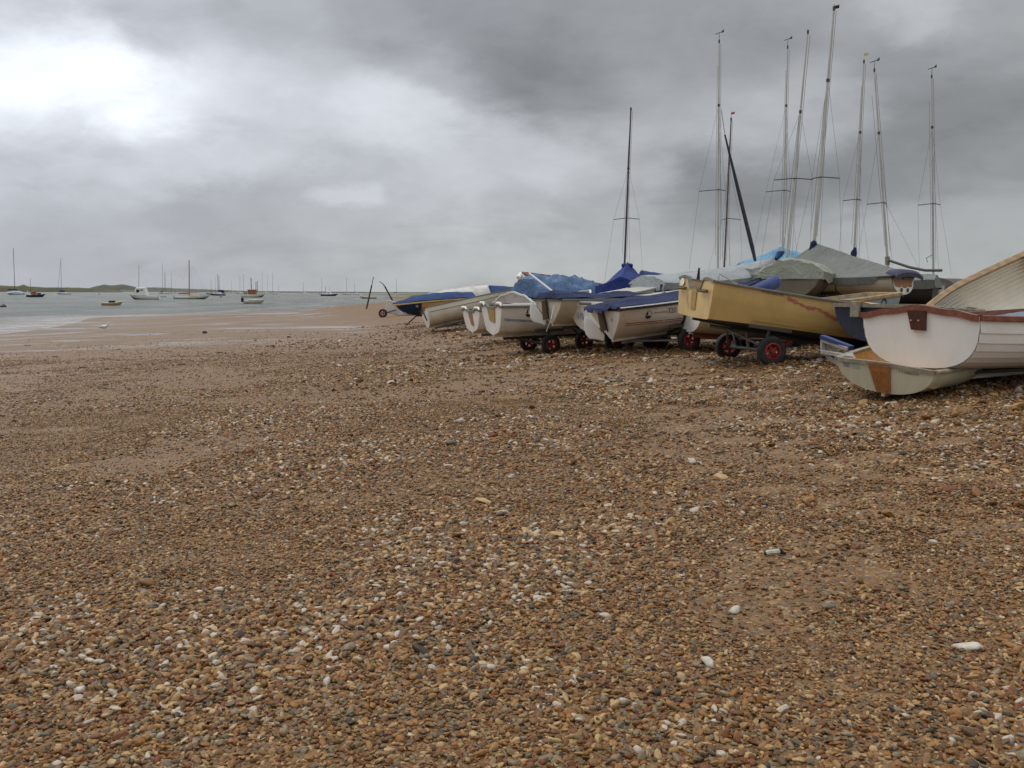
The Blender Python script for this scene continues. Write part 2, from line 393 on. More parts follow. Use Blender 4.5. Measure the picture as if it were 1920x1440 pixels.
nz = T.noise(pos, 1.1, 6, .6, .3); nl = T.noise(pos, .28, 5, .6, .6); nf = T.noise(pos, 300, 2, .5)
base = T.mix(T.maprange(nz.outputs['Fac'], .42, .62, .2, .65), ca, cb)
sand = T.mix(nf.outputs['Fac'], (.20, .135, .078), (.27, .19, .115))
base = T.mix(T.maprange(nl.outputs['Fac'], .50, .66, .08, .55), base, sand)
wetc = T.mix(T.maprange(T.noise(T.vm('MULTIPLY', pos, (.25, 1.2, 1)), .8, 6, .6, .5).outputs['Fac'], .35, .65), (.18, .128, .09), (.25, .185, .135))
base = T.mix(T.math('MULTIPLY', wet, .68), base, wetc)
hue = T.noise(pos, .55, 4, .6)
base = T.mix(1.0, base, T.mix(hue.outputs['Fac'], (.80, .82, .88), (1.18, 1.12, 1.04)), 'MULTIPLY')
gcol = T.mix(T.noise(pos, 7, 6, .7).outputs['Fac'], (.035, .05, .018), (.11, .11, .045))
bits = T.noise(T.vm('MULTIPLY', pos, (.6, 1, 1)), 3.2, 7, .72)
base = T.mix(T.math('MULTIPLY', wet, T.maprange(bits.outputs['Fac'], .58, .70, 0, .5)), base, (.10, .07, .045))
base = T.mix(T.math('MULTIPLY', wet, T.maprange(bits.outputs['Fac'], .42, .30, 0, .4)), base, (.36, .29, .22))
base = T.mix(grs, base, gcol)
base = T.mix(1.0, base, T.mix(wet, (.76, .62, .42), (.80, .71, .58)), 'MULTIPLY')
T.put(b.inputs['Base Color'], base)
pn = T.noise(T.vm('MULTIPLY', pos, (.30, .85, 1)), .42, 7, .62, 1.2)
pool = T.math('MULTIPLY', T.maprange(pn.outputs['Fac'], .545, .61), T.maprange(wet, .25, .7))
T.put(b.inputs['Roughness'], T.math('MULTIPLY_ADD', pool, -.5, T.maprange(wet, 0, 1, .62, .55)))
b.inputs['Specular IOR Level'].default_value = .4
hh = T.math('MULTIPLY_ADD', va.outputs['Distance'], -.5, T.math('MULTIPLY', vb_.outputs['Distance'], -.5))
bp = T.new('ShaderNodeBump'); bp.inputs['Distance'].default_value = .018
T.put(bp.inputs['Strength'], T.math('MULTIPLY', T.maprange(wet, 0, 1, .9, .25), T.math('SUBTRACT', 1.0, T.math('MULTIPLY', pool, .9))))
T.put(bp.inputs['Height'], hh); T.l.new(bp.outputs[0], b.inputs['Normal'])
M['ground'] = m
def wetness(X, Y):
    d = shore_dist(X, Y); return 1-sstep(d, 4, 15)+0*X
X, Y, Z = wedge(-8, 7000, 420, 420, 1.1, ground_z, 7.)
s_ = sline(X, Y); dd = shore_dist(X, Y)
far = sstep(Y, 16, 40)*sstep(-s_, -10, -4)*0
wt = .85*np.clip(1-sstep(s_*-1, -14, -7) + 0, 0, 1); wt = np.maximum(wt*sstep(-dd, -40, 0), 1-sstep(dd, 2, 9))
wt = np.maximum(wt, sstep(Y, 12, 38)*(1-sstep(-s_, -4, 0))*.8)
gr = sstep(-s_, 6.0, 7.5)*np.clip(.75+vnoise(X, Y, .6, 8)*1.5, 0, 1)
g = grid_obj('ground', X, Y, Z, M['ground'], dict(wet=wt, grassy=gr)); g['kind'] = 'structure'

# water
m, T, b = principled('sea water')
geo = T.new('ShaderNodeNewGeometry'); pos = geo.outputs['Position']
sh_a = T.new('ShaderNodeAttribute', attribute_name='shal').outputs['Fac']
mid = T.new('ShaderNodeAttribute', attribute_name='edge').outputs['Fac']
big = T.noise(T.vm('MULTIPLY', pos, (.5, 1, 1)), .035, 5, .6)
deep = T.mix(big.outputs['Fac'], (.115, .125, .085), (.19, .19, .135))
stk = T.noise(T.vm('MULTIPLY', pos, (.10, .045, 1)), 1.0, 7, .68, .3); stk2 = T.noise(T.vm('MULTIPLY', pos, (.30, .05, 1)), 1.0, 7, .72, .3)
deep = T.mix(T.maprange(stk.outputs['Fac'], .40, .60, 0, .9), deep, (.035, .047, .03))  # dark streaks: shading of the ripples painted into the water colour
deep = T.mix(T.maprange(stk2.outputs['Fac'], .54, .64, 0, .7), deep, (.36, .38, .33))  # pale streaks: whitecaps, plus sky sheen on ripples painted into the colour
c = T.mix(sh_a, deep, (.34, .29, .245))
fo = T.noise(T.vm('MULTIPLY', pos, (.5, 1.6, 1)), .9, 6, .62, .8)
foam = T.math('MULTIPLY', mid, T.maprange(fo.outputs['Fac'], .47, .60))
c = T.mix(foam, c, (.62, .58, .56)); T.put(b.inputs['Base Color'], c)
T.put(b.inputs['Roughness'], T.math('MULTIPLY_ADD', foam, .4, .22)); b.inputs['IOR'].default_value = 1.33
wv = T.noise(T.vm('MULTIPLY', pos, (.55, 1.0, 1)), 1.3, 6, .62, .5); wv2 = T.noise(T.vm('MULTIPLY', pos, (.5, 1.0, 1)), .22, 4, .6)
h = T.math('MULTIPLY_ADD', wv2.outputs['Fac'], 1.4, T.math('MULTIPLY_ADD', stk.outputs['Fac'], 5.0, wv.outputs['Fac']))
bp = T.new('ShaderNodeBump'); bp.inputs['Distance'].default_value = 1.1; bp.inputs['Strength'].default_value = .9
T.put(bp.inputs['Height'], h); T.l.new(bp.outputs[0], b.inputs['Normal'])
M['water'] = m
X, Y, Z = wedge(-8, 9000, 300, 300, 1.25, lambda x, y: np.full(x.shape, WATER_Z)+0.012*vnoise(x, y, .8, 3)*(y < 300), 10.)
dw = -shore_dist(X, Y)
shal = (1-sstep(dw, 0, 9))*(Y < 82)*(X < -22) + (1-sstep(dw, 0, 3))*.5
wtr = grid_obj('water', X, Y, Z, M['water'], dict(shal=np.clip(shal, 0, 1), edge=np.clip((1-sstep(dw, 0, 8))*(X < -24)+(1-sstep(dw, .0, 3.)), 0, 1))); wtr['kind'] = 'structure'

# pebbles: one scattered mass of stones
def pebble_proto(seed):
    nt = bpy.data.meshes.new('pebble_shape')
    import bmesh
    bm = bmesh.new(); bmesh.ops.create_icosphere(bm, subdivisions=2, radius=.5)
    r_ = random.Random(seed); off = Vector((r_.random()*9, r_.random()*9, r_.random()*9))
    pl = [(Vector((r_.gauss(0, 1), r_.gauss(0, 1), r_.gauss(0, .7))).normalized(), r_.uniform(.30, .44)) for _ in range(8)]
    for v in bm.verts:
        v.co *= 1+.35*noise.noise(v.co*1.6+off)
        for n_, k in pl:
            e = v.co.dot(n_)-k
            if e > 0: v.co -= n_*e*.95
    for f in bm.faces: f.smooth = seed % 2 == 0
    bm.to_mesh(nt); bm.free(); return nt
m, T, b = principled('pebble stone')
a1 = T.new('ShaderNodeAttribute', attribute_name='tone'); a1.attribute_type = 'INSTANCER'
tcx = T.new('ShaderNodeTexCoord')
n_ = T.noise(tcx.outputs['Object'], 3.0, 5, .65)
cc = T.ramp(a1.outputs['Fac'], [(0, (.29, .175, .085)), (.10, (.43, .235, .09)), (.19, (.34, .225, .12)), (.29, (.20, .155, .105)), (.37, (.50, .31, .14)), (.48, (.23, .12, .06)), (.56, (.09, .08, .075)),
  (.60, (.36, .34, .30)), (.68, (.56, .42, .24)), (.76, (.22, .22, .21)), (.81, (.44, .41, .38)), (.835, (.28, .12, .06)), (.88, (.74, .60, .40)), (.945, (.80, .84, .98)), (.99, (.50, .12, .07))], 'CONSTANT')
cc = T.mix(T.maprange(n_.outputs['Fac'], .35, .7), cc, T.mix(1.0, cc, (.55, .52, .50), 'MULTIPLY'))
cc = T.mix(1.0, cc, (.69, .56, .375), 'MULTIPLY')
T.put(b.inputs['Base Color'], cc); b.inputs['Roughness'].default_value = .5; b.inputs['Specular IOR Level'].default_value = .28
M['pebble'] = m
def pebble_points():
    parts = []
    def seed_band(n, y0, y1, size, sig, left=-1.25, right=1.25, rough_bias=0):
        u = rng.random(n); y = np.sqrt(y0*y0+u*(y1*y1-y0*y0)); x = y*rng.uniform(left, right, n)*.58
        s = np.minimum(size*np.exp(rng.normal(0, sig, n)), size*2.1); parts.append((x, y, s))
    seed_band(160000, 2.1, 6.0, .0125, .48)
    seed_band(210000, 6.0, 11.5, .0130, .48)
    seed_band(170000, 11.5, 22, .0165, .48); seed_band(90000, 22, 36, .024, .4)
    seed_band(900, 2.1, 9, .034, .28)
    seed_band(8000, 5, 16, .034, .35)
    seed_band(9000, 16, 30, .045, .35, -.5, 1.1)
    x = np.concatenate([p[0] for p in parts]); y = np.concatenate([p[1] for p in parts]); s = np.concatenate([p[2] for p in parts])
    sl = sline(x, y)
    # finer and barer towards the sea, coarse near the boats
    keep = rng.random(len(x)) < np.clip(1.0-.035*np.maximum(sl-8, 0)*(y > 9), .25, 1)
    keep &= ~((s > .030) & (rng.random(len(x)) > np.clip(1.15-sl*.14, .05, 1)))
    bare = vnoise(x, y, .45, 21)+.5*vnoise(x, y, 1.5, 22)+.25*vnoise(x, y, 4.5, 23)
    keep &= ~((bare > .28) & (rng.random(len(x)) < .75) & (y > 3.6))
    keep &= rng.random(len(x)) < 1-.9*sstep(y, 15, 33)*(1-sstep(-sl, -3, 0))
    x, y, s, sl = x[keep], y[keep], s[keep], sl[keep]
    s = s*(1+.75*np.clip(vnoise(x, y, .7, 24)+.5*vnoise(x, y, 2.2, 25), -.45, .5))*(1+.22*sstep(-sl, -4.5, 0)*(y > 5))*np.clip(1.08-.02*np.maximum(sl-4, 0), .7, 1.1)
    z = ground_z(x, y)
    return x, y, z, s, sl
x, y, z, s, sl = pebble_points()
n = len(x)
pc = bpy.data.meshes.new('pebbles'); pc.vertices.add(n)
pc.vertices.foreach_set('co', np.stack([x, y, z+s*rng.uniform(-.08, .34, n)], -1).ravel())
scl = np.stack([s*rng.uniform(1.0, 1.9, n), s*rng.uniform(.7, 1.15, n), s*rng.uniform(.35, .80, n)], -1)
rot = np.stack([rng.normal(0, .38, n), rng.normal(0, .38, n), rng.uniform(0, 6.28, n)], -1)
tone = rng.random(n)
rightish = sstep(-sl, -6, -1)
ptch = np.clip(.5+2.2*vnoise(x, y, .8, 31)+1.2*vnoise(x, y, 2.6, 32), 0, 1.6)
pale = (rng.random(n) < (.005+.036*rightish)*ptch) | ((s > .030) & (rng.random(n) < .14))
tone = np.where(pale, .955, np.where(tone > .95, tone*.9, tone))
for nm, typ, arr in (('scl', 'FLOAT_VECTOR', scl), ('rot', 'FLOAT_VECTOR', rot)):
    a_ = pc.attributes.new(nm, typ, 'POINT'); a_.data.foreach_set('vector', arr.ravel().astype(np.float32))
a_ = pc.attributes.new('tone', 'FLOAT', 'POINT'); a_.data.foreach_set('value', tone.astype(np.float32))
a_ = pc.attributes.new('pick', 'INT', 'POINT'); a_.data.foreach_set('value', rng.integers(0, 7, n).astype(np.int32))
po = bpy.data.objects.new('pebbles', pc); col.objects.link(po); put_props(po, 'brown, grey and cream shingle pebbles covering the beach', 'pebbles', kind='stuff')
pcoll = bpy.data.collections.new('pebble_shapes')
for i in range(7):
    me = pebble_proto(i); me.materials.append(M['pebble']); pcoll.objects.link(bpy.data.objects.new('pebble_shape', me))
ng = bpy.data.node_groups.new('scatter', 'GeometryNodeTree')
ng.interface.new_socket('Geometry', in_out='INPUT', socket_type='NodeSocketGeometry'); ng.interface.new_socket('Geometry', in_out='OUTPUT', socket_type='NodeSocketGeometry')
gi = ng.nodes.new('NodeGroupInput'); go = ng.nodes.new('NodeGroupOutput'); ip = ng.nodes.new('GeometryNodeInstanceOnPoints')
ci = ng.nodes.new('GeometryNodeCollectionInfo'); ci.inputs['Collection'].default_value = pcoll; ci.inputs['Separate Children'].default_value = True; ci.inputs['Reset Children'].default_value = True
def nattr(nm, dt):
    a_ = ng.nodes.new('GeometryNodeInputNamedAttribute'); a_.data_type = dt; a_.inputs['Name'].default_value = nm; return a_.outputs['Attribute']
ng.links.new(gi.outputs[0], ip.inputs['Points']); ng.links.new(ci.outputs[0], ip.inputs['Instance']); ip.inputs['Pick Instance'].default_value = True
ng.links.new(nattr('pick', 'INT'), ip.inputs['Instance Index']); ng.links.new(nattr('scl', 'FLOAT_VECTOR'), ip.inputs['Scale'])
e2r = ng.nodes.new('FunctionNodeEulerToRotation'); ng.links.new(nattr('rot', 'FLOAT_VECTOR'), e2r.inputs[0]); ng.links.new(e2r.outputs[0], ip.inputs['Rotation'])
ng.links.new(ip.outputs[0], go.inputs[0])
md = po.modifiers.new('scatter', 'NODES'); md.node_group = ng

exec_stage = 1
# ------------------------------------------------------------------ hulls
def prof_round(n=2.2, k=22):
    out = []
    for i in range(k+1):
        a = math.pi/2*i/k; out.append((math.sin(a)**(2/n), 1-math.cos(a)**(2/n)))
    return out
PROF = dict(
 round=prof_round(2.25), full=prof_round(2.9), slack=prof_round(1.75),
 vee=[(0,0),(.25,.06),(.5,.14),(.72,.26),(.86,.42),(.93,.6),(.97,.8),(1,1)],
 gp=[(0,0),(.30,.05),(.60,.12),(.64,.135),(.80,.24),(.90,.38),(.955,.55),(.985,.75),(1,1)],
 tri=[(0,0),(.10,.055),(.24,.17),(.42,.33),(.60,.50),(.76,.66),(.90,.84),(1,1)],
 kp=[(0,0),(.30,.07),(.56,.14),(.60,.16),(.76,.40),(.88,.66),(.96,.86),(1,1)],
 flat=[(0,0),(.35,.01),(.70,.02),(.85,.03),(.87,.045),(.93,.36),(.98,.62),(.99,.8),(1,1)],
 chine=[(0,0),(.4,.07),(.80,.15),(.86,.19),(.93,.36),(.97,.6),(.99,.8),(1,1)],
 way=[(0,0),(.35,.07),(.72,.15),(.84,.175),(.86,.20),(.93,.40),(.97,.62),(.99,.8),(1,1)],
)
class Hull:
    def __init__(s, L, B, H, tw=.8, prof='gp', rt=.06, rs=.35, rise=.14, dip=.05, um=.42, bow=0., fore=.30, rock=.05, bowp=2.2, prof0=None):
        s.L, s.B, s.H, s.tw, s.rt, s.rs, s.rise, s.dip, s.um, s.bow, s.fore, s.rock, s.bowp = L, B, H, tw, rt, rs, rise, dip, um, bow, fore, rock, bowp
        s.prof = PROF[prof]; s.prof0 = PROF[prof0] if prof0 else None
    def fb(s, u):
        if u < s.um: f = s.tw+(1-s.tw)*math.sin(math.pi/2*u/s.um)
        else: f = s.bow+(1-s.bow)*max(0, 1-((u-s.um)/(1-s.um))**s.bowp)
        return f*s.B/2
    def sheer(s, u): return s.H + s.rise*u*u - s.dip*math.sin(math.pi*u)
    def keel(s, u): return s.rock*(1-u)**2 + s.fore*s.H*max(0, (u-.6)/.4)**2.2
    def pr(s, t, u=0.):
        if s.prof0 is not None and u < .5:
            g = (u/.5); g = 1-(1-g)**2; a = s.lk(s.prof0, t); b_ = s.lk(s.prof, t); return a[0]*(1-g)+b_[0]*g, a[1]*(1-g)+b_[1]*g
        return s.lk(s.prof, t)
    def lk(s, p, t):
        x = t*(len(p)-1); i = min(int(x), len(p)-2); f = x-i
        return p[i][0]*(1-f)+p[i+1][0]*f, p[i][1]*(1-f)+p[i+1][1]*f
    def sec(s, u, t):
        yy, zz = s.pr(t, u); g = max(0, (u-.45)/.55)**1.6*(1-s.bow*.8)
        vz = t**1.15; vy = t**.95
        return yy*(1-g)+vy*g, zz*(1-g)+vz*g
    def P(s, u, t, sg=1, inner=0., off=0.):
        yy, zz = s.sec(u, t); b_ = max(s.fb(u)-inner, 0.0); k = s.keel(u)+inner; z = k+(s.sheer(u)-k)*zz
        x = s.L*u - s.rs*(1-zz)*u**3 - s.rt*zz*(1-u)**3
        if inner: x = min(x, s.L*u-inner*1.5*u) + inner*(1-u)
        v = Vector((x, sg*b_*yy, z))
        if off:
            y2, z2 = s.sec(u, min(1, t+.02)); y1, z1 = s.sec(u, max(0, t-.02))
            h = s.sheer(u)-k; tn = Vector((0, (y2-y1)*b_, (z2-z1)*h))
            if tn.length > 1e-6: tn.normalize(); v += Vector((0, sg*tn.z, -tn.y))*off
        return v
    def ts(s, clinker=0):
        if not clinker:
            n = max(16, len(s.prof)-1)
            if len(s.prof) < 12:   # keep the corners of chined sections
                k = len(s.prof)-1; return [(i/(k*3), 0.) for i in range(k*3+1)]
            return [(i/n, 0.) for i in range(n+1)]
        out = []
        for i in range(clinker):
            a, b_ = i/clinker, (i+1)/clinker
            out += [(a, .012 if i else 0.), ((a+b_)/2, .006), (b_, 0.)]
        return out
    def shell(s, clinker=0, nu=30, tpaint=None, thick=.022):
        """outer skin (slot 0, slot 2 below the painted line), inner skin (slot 1)"""
        mb = MB(); ts = s.ts(clinker); us = [i/nu for i in range(nu+1)]
        for sg in (1, -1):
            rows = [[s.P(u, t, sg, 0, o) for t, o in ts] for u in us]
            n = len(ts); vs = [p for r_ in rows for p in r_]; k = len(mb.v); mb.v += [tuple(v) for v in vs]
            for i in range(nu):
                for j in range(n-1):
                    f = (k+i*n+j, k+i*n+j+1, k+(i+1)*n+j+1, k+(i+1)*n+j)
                    mb.f.append(f if sg < 0 else tuple(reversed(f))); mb.sm.append(True)
                    mb.mi.append(2 if (tpaint is not None and ts[j+1][0] <= tpaint+1e-6) else 0)
            rows = [[s.P(u, t/12, sg, thick) for t in range(13)] for u in us]
            mb.grid(rows, 1, True, sg > 0)
            rim = [[s.P(u, 1, sg), s.P(u, 1, sg, thick)] for u in us]; mb.grid(rim, 0, False, sg > 0)
        return mb
    def edge_z(s, y):
        """section height at half breadth fraction y at the transom"""
        last = (0, 0)
        for i in range(61):
            p = s.pr(i/60)
            if p[0] >= abs(y)-1e-9:
                a = (abs(y)-last[0])/max(1e-6, p[0]-last[0]); return last[1]+(p[1]-last[1])*a
            last = p
        return 1.0
    def tx(s, z): 
        k = s.keel(0); return -s.rt*max(0, (z-k)/(s.H-k))
    def transom(s, top=None, th=.03, inset=1.0):
        """top: list of (y fraction, z offset above sheer)"""
        top = top or [(-1, 0), (1, 0)]; k = s.keel(0); b_ = s.fb(0)*inset
        ys = [-1+2*i/48 for i in range(49)]
        ys = sorted(set(ys + [q[0] for q in top] + [-.995, .995]))
        def tz(y):
            for (a, za), (c, zc) in zip(top[:-1], top[1:]):
                if a <= y <= c: f = (y-a)/max(1e-9, c-a); f = f*f*(3-2*f); return s.H+za*(1-f)+zc*f
            return s.H
        mb = MB(); fr = []; bk = []
        for y in ys:
            zb = k+(s.H-k)*s.edge_z(y); zt = max(tz(y), zb+.001)
            zb = min(zb, s.H)
            fr.append([Vector((s.tx(z)-.004, y*b_, z)) for z in (zb, zb+(zt-zb)*.5, zt)])
            bk.append([Vector((s.tx(z)-.004+th, y*b_, z)) for z in (zb, zb+(zt-zb)*.5, zt)])
        mb.grid(fr, 0, False, True); mb.grid(bk, 1 if th else 0, False)
        mb.grid([[f[2], q[2]] for f, q in zip(fr, bk)], 2, False, True); mb.grid([[f[0], q[0]] for f, q in zip(fr, bk)], 0, False)
        return mb, tz
    def gunwale(s, w=.045, h=.035, nu=30, u0=0., u1=1.):
        mb = MB()
        for sg in (1, -1):
            rows = []
            for i in range(nu+1):
                u = u0+(u1-u0)*i/nu; p = s.P(u, 1, sg)
                q = s.P(min(1, u+.01), 1, sg)-s.P(max(0, u-.01), 1, sg); q.z = 0
                nrm = Vector((q.y, -q.x, 0)).normalized()*(-sg) if q.length > 1e-6 else Vector((0, sg, 0))
                o = nrm*w*.55; ii = nrm*(-w*.6); e = w*.15
                rows.append([p+ii+Vector((0, 0, .012-h)), p+o+Vector((0, 0, .012-h)), p+o+nrm*e*.5+Vector((0, 0, .012-h+e)), p+o+nrm*e*.5+Vector((0, 0, .012-e)), p+o-nrm*e*.5+Vector((0, 0, .012)), p+ii+Vector((0, 0, .012)), p+ii+Vector((0, 0, .012-h))])
            mb.grid(rows, 0, False, sg < 0)
            for r_ in (rows[0], rows[-1]): mb.add(r_[:-1], [tuple(range(6))])
        return mb
    def side_map(s, x, t, sg=-1, off=.004): return s.P(x/s.L, t, sg, 0, off)
    def ribbon(s, pts, w, sg=-1, off=.004, sub=6):
        """painted band through (x, t) points; w in t units"""
        mb = MB(); rows = []
        for (x0, t0), (x1, t1) in zip(pts[:-1], pts[1:]):
            for i in range(sub):
                f = i/sub; rows.append((x0+(x1-x0)*f, t0+(t1-t0)*f))
        rows.append(pts[-1])
        ww = w if callable(w) else (lambda i: w)
        mb.grid([[s.side_map(x, t-ww(i)/2, sg, off), s.side_map(x, t, sg, off), s.side_map(x, t+ww(i)/2, sg, off)] for i, (x, t) in enumerate(rows)], 0, True); return mb
    def side_text(s, txt, x, t, size, sg=-1, off=.005, sx=1.):
        """lettering laid along the starboard topside"""
        vs, fs = text_mesh(txt, size); h = s.sheer(x/s.L)-s.keel(x/s.L)
        mb = MB()
        mb.add([s.side_map(x + vx*sx, t + vy/h*.9, sg, off) for vx, vy in vs], fs); return mb
    def transom_shape(s, vs, fs, y, z, off=.006):
        mb = MB(); mb.add([Vector((s.tx(z+vy)-.004-off, y-vx, z+vy)) for vx, vy in vs], fs); return mb
    def transom_panel(s, pts, th=.02):
        """board on the transom face; pts are (y, z) corners"""
        mb = MB(); n = len(pts)
        f = [Vector((s.tx(z)-.005-th, y, z)) for y, z in pts]; b_ = [Vector((s.tx(z)-.005, y, z)) for y, z in pts]
        mb.add(f+b_, [tuple(range(n)), tuple(reversed(range(n, 2*n)))]+[(i, (i+1) % n, n+(i+1) % n, n+i) for i in range(n)]); return mb
    def cover(s, ridge, skirt=.12, u0=0., u1=1., p=1., amp=.02, seed=0, nu=44, nv=26, over=.05, end_drop=True, hug=0.):
        """cloth laid over the gunwales; ridge(u) = height over the sheer"""
        mb = MB(); rows = []
        for i in range(nu+1):
            u = u0+(u1-u0)*i/nu; b_ = s.fb(u)+over; z0 = s.sheer(u)+.03; xx = s.P(u, 1).x; row = []
            sk = skirt(u) if callable(skirt) else skirt
            cs = [(-1.0, -1), (-1.0, -.5)]+[(-1+2*j/nv, 0) for j in range(nv+1)]+[(1, -.5), (1, -1)]
            for v, d in cs:
                q = Vector((xx*1.7, v*3+d*1.3, seed*5.1))
                nn = noise.noise(q*1.3)+.5*noise.noise(q*3.1)
                z = z0 + ridge(u)*max(0, 1-abs(v)**(1/p if p < 1 else 1))**(1 if p < 1 else p) + nn*amp*(1.2-abs(v)*.6)
                y = v*b_
                if d:
                    z = z0 + d*sk*(1+.35*noise.noise(Vector((xx*2.3, v, seed)))); y = v*(b_*(1+.03*d)+.02*noise.noise(Vector((xx*5, d, seed+3))))
                if d and hug:
                    sg_ = 1 if v > 0 else -1; q2 = s.P(u, 1-abs(d)*hug*min(1, max(.05, (u-.70)/.05)), sg_, 0, .03+.02*noise.noise(Vector((u*9, d, seed)))); row.append(q2); continue
                row.append(Vector((xx, y, z)))
            rows.append(row)
        if end_drop:
            for idx, dx in ((0, -.05), (-1, .05)):
                base = rows[idx]; sk = skirt(u0 if idx == 0 else u1) if callable(skirt) else skirt
                zlim = s.sheer(u0 if idx == 0 else u1)+.03-sk
                e = [Vector((p_.x+dx+.02*noise.noise(p_*4), p_.y*1.0, max(min(p_.z, zlim+.02), zlim)+.02*noise.noise(p_*3))) for p_ in base]
                if idx == 0: rows.insert(0, e)
                else: rows.append(e)
        mb.grid(rows, 0, True); return mb

def pose(px, py, d, h, pitch, roll, local):
    rot = Matrix.Rotation(math.pi/2-R(h), 4, 'Z') @ Matrix.Rotation(-R(pitch), 4, 'Y') @ Matrix.Rotation(R(roll), 4, 'X')
    p = at(px, py, d) - (rot.to_3x3() @ Vector(local))
    return Matrix.Translation(p) @ rot
EARS = [(-1, .0), (-.62, .03), (-.42, .015), (-.32, -.03), (.32, -.03), (.42, .015), (.62, .03), (1, .0)]
def boat(name, label, hull, px, py, d, h, pitch=0, roll=0, m_out='white', m_in='offw', m_bot=None, tpaint=None, clinker=0, top=None, trim='rubrail', gw=(.045, .035), cat='boat', group='boats drawn up on the shingle', m_tr=None, m_trtop=None, anchor=None, deck=None, thwarts=(), mthw='oak', bow_tr=False, cap=True):
    mtx = pose(px, py, d, h, pitch, roll, anchor or (-hull.rt, 0, hull.H))
    o = empty(name, mtx, label, cat, group)
    hull.shell(clinker, tpaint=tpaint).build('hull', [M[m_out], M[m_in], M[m_bot or m_out]], o, sharp=25 if not clinker else 12)
    mb, tz = hull.transom(top); mb.build('transom', [M[m_tr or m_out], M[m_in], M[m_trtop or m_tr or m_out]], o, sharp=25)
    if cap:   # moulding along the top edge of the transom
        ys = [-1+2*i/40 for i in range(41)]; pts = [Vector((hull.tx(tz(y))+.01, y*hull.fb(0), tz(y)+.004)) for y in ys]
        cb = MB(); w, hh_ = gw
        cb.grid([[p+Vector((-w*.6, 0, -hh_)), p+Vector((-w*.6, 0, .006)), p+Vector((w*.5, 0, .006)), p+Vector((w*.5, 0, -hh_)), p+Vector((-w*.6, 0, -hh_))] for p in pts], 0, False)
        cb.build('transom_cap', M[trim], o)
    hull.gunwale(*gw).build('gunwale', M[trim], o)
    if hull.bow > 0:
        k = hull.keel(1); rows = []
        for i in range(17):
            t = i/16; rows.append([hull.P(1, t, 1), hull.P(1, t, -1)])
        bb = MB(); bb.grid(rows, 0, False); bb.build('bow_transom', M[m_out], o)
    sk = MB(); pts = [hull.P(i/20, 0)+Vector((0, 0, -.012)) for i in range(20)]
    for a, b_ in zip(pts[:-1], pts[1:]): sk.bar(a, b_, .035, .045)
    sk.build('keel_band', M[m_bot or m_out], o)
    if deck:
        u0, u1, mt = deck; dk = MB()
        rows = []
        for i in range(13):
            u = u0+(u1-u0)*i/12; b_ = hull.fb(u)-.01; z = hull.sheer(u)-.006
            rows.append([Vector((hull.P(u, 1).x, b_*v/6, z+.05*(1-(v/6)**2)*min(1, b_*2))) for v in range(-6, 7)])
        dk.grid(rows, 0, True, True); dk.build('foredeck', M[mt], o)
    for u in thwarts:
        b_ = hull.fb(u)-.03; z = hull.sheer(u)-.16
        MB().box((hull.L*u, 0, z), (.2, 2*b_, .022), bev=.004).build('thwart', M[mthw], o)
    o['_h'] = 0; del o['_h']
    return o

WHEEL = {}
def wheel_meshes():
    r_, w = .20, .10
    ty = MB(); prof = [(.105, -.03), (.115, -.045), (.15, -.052), (.18, -.045), (.197, -.025), (.2, 0), (.197, .025), (.18, .045), (.15, .052), (.115, .045), (.105, .03)]
    n = 32; rows = []
    for k in range(n+1):
        a = 2*math.pi*k/n; rows.append([Vector((q[0]*math.cos(a), q[1], q[0]*math.sin(a))) for q in prof])
    ty.grid(rows, 0, True)
    rm = MB(); prof = [(.112, -.05), (.116, -.034), (.104, -.028), (.098, .0), (.104, .028), (.116, .034), (.112, .05)]
    rows = [[Vector((q[0]*math.cos(2*math.pi*k/n), q[1], q[0]*math.sin(2*math.pi*k/n))) for q in prof] for k in range(n+1)]
    rm.grid(rows, 0, True)
    rows = [[Vector((q[0]*math.cos(2*math.pi*k/n), q[1], q[0]*math.sin(2*math.pi*k/n))) for q in ((.094, -.052), (.112, -.05))] for k in range(n+1)]
    rm.grid(rows, 0, False)
    for k in range(5):
        a = 2*math.pi*k/5; ca, sa_ = math.cos(a), math.sin(a)
        rm.bar((.02*ca, 0, .02*sa_), (.103*ca, 0, .103*sa_), .038, .042, up=Vector((0, 1, 0)))
    rm.tube([(0, -.06, 0), (0, .05, 0)], .03, 14)
    return ty, rm
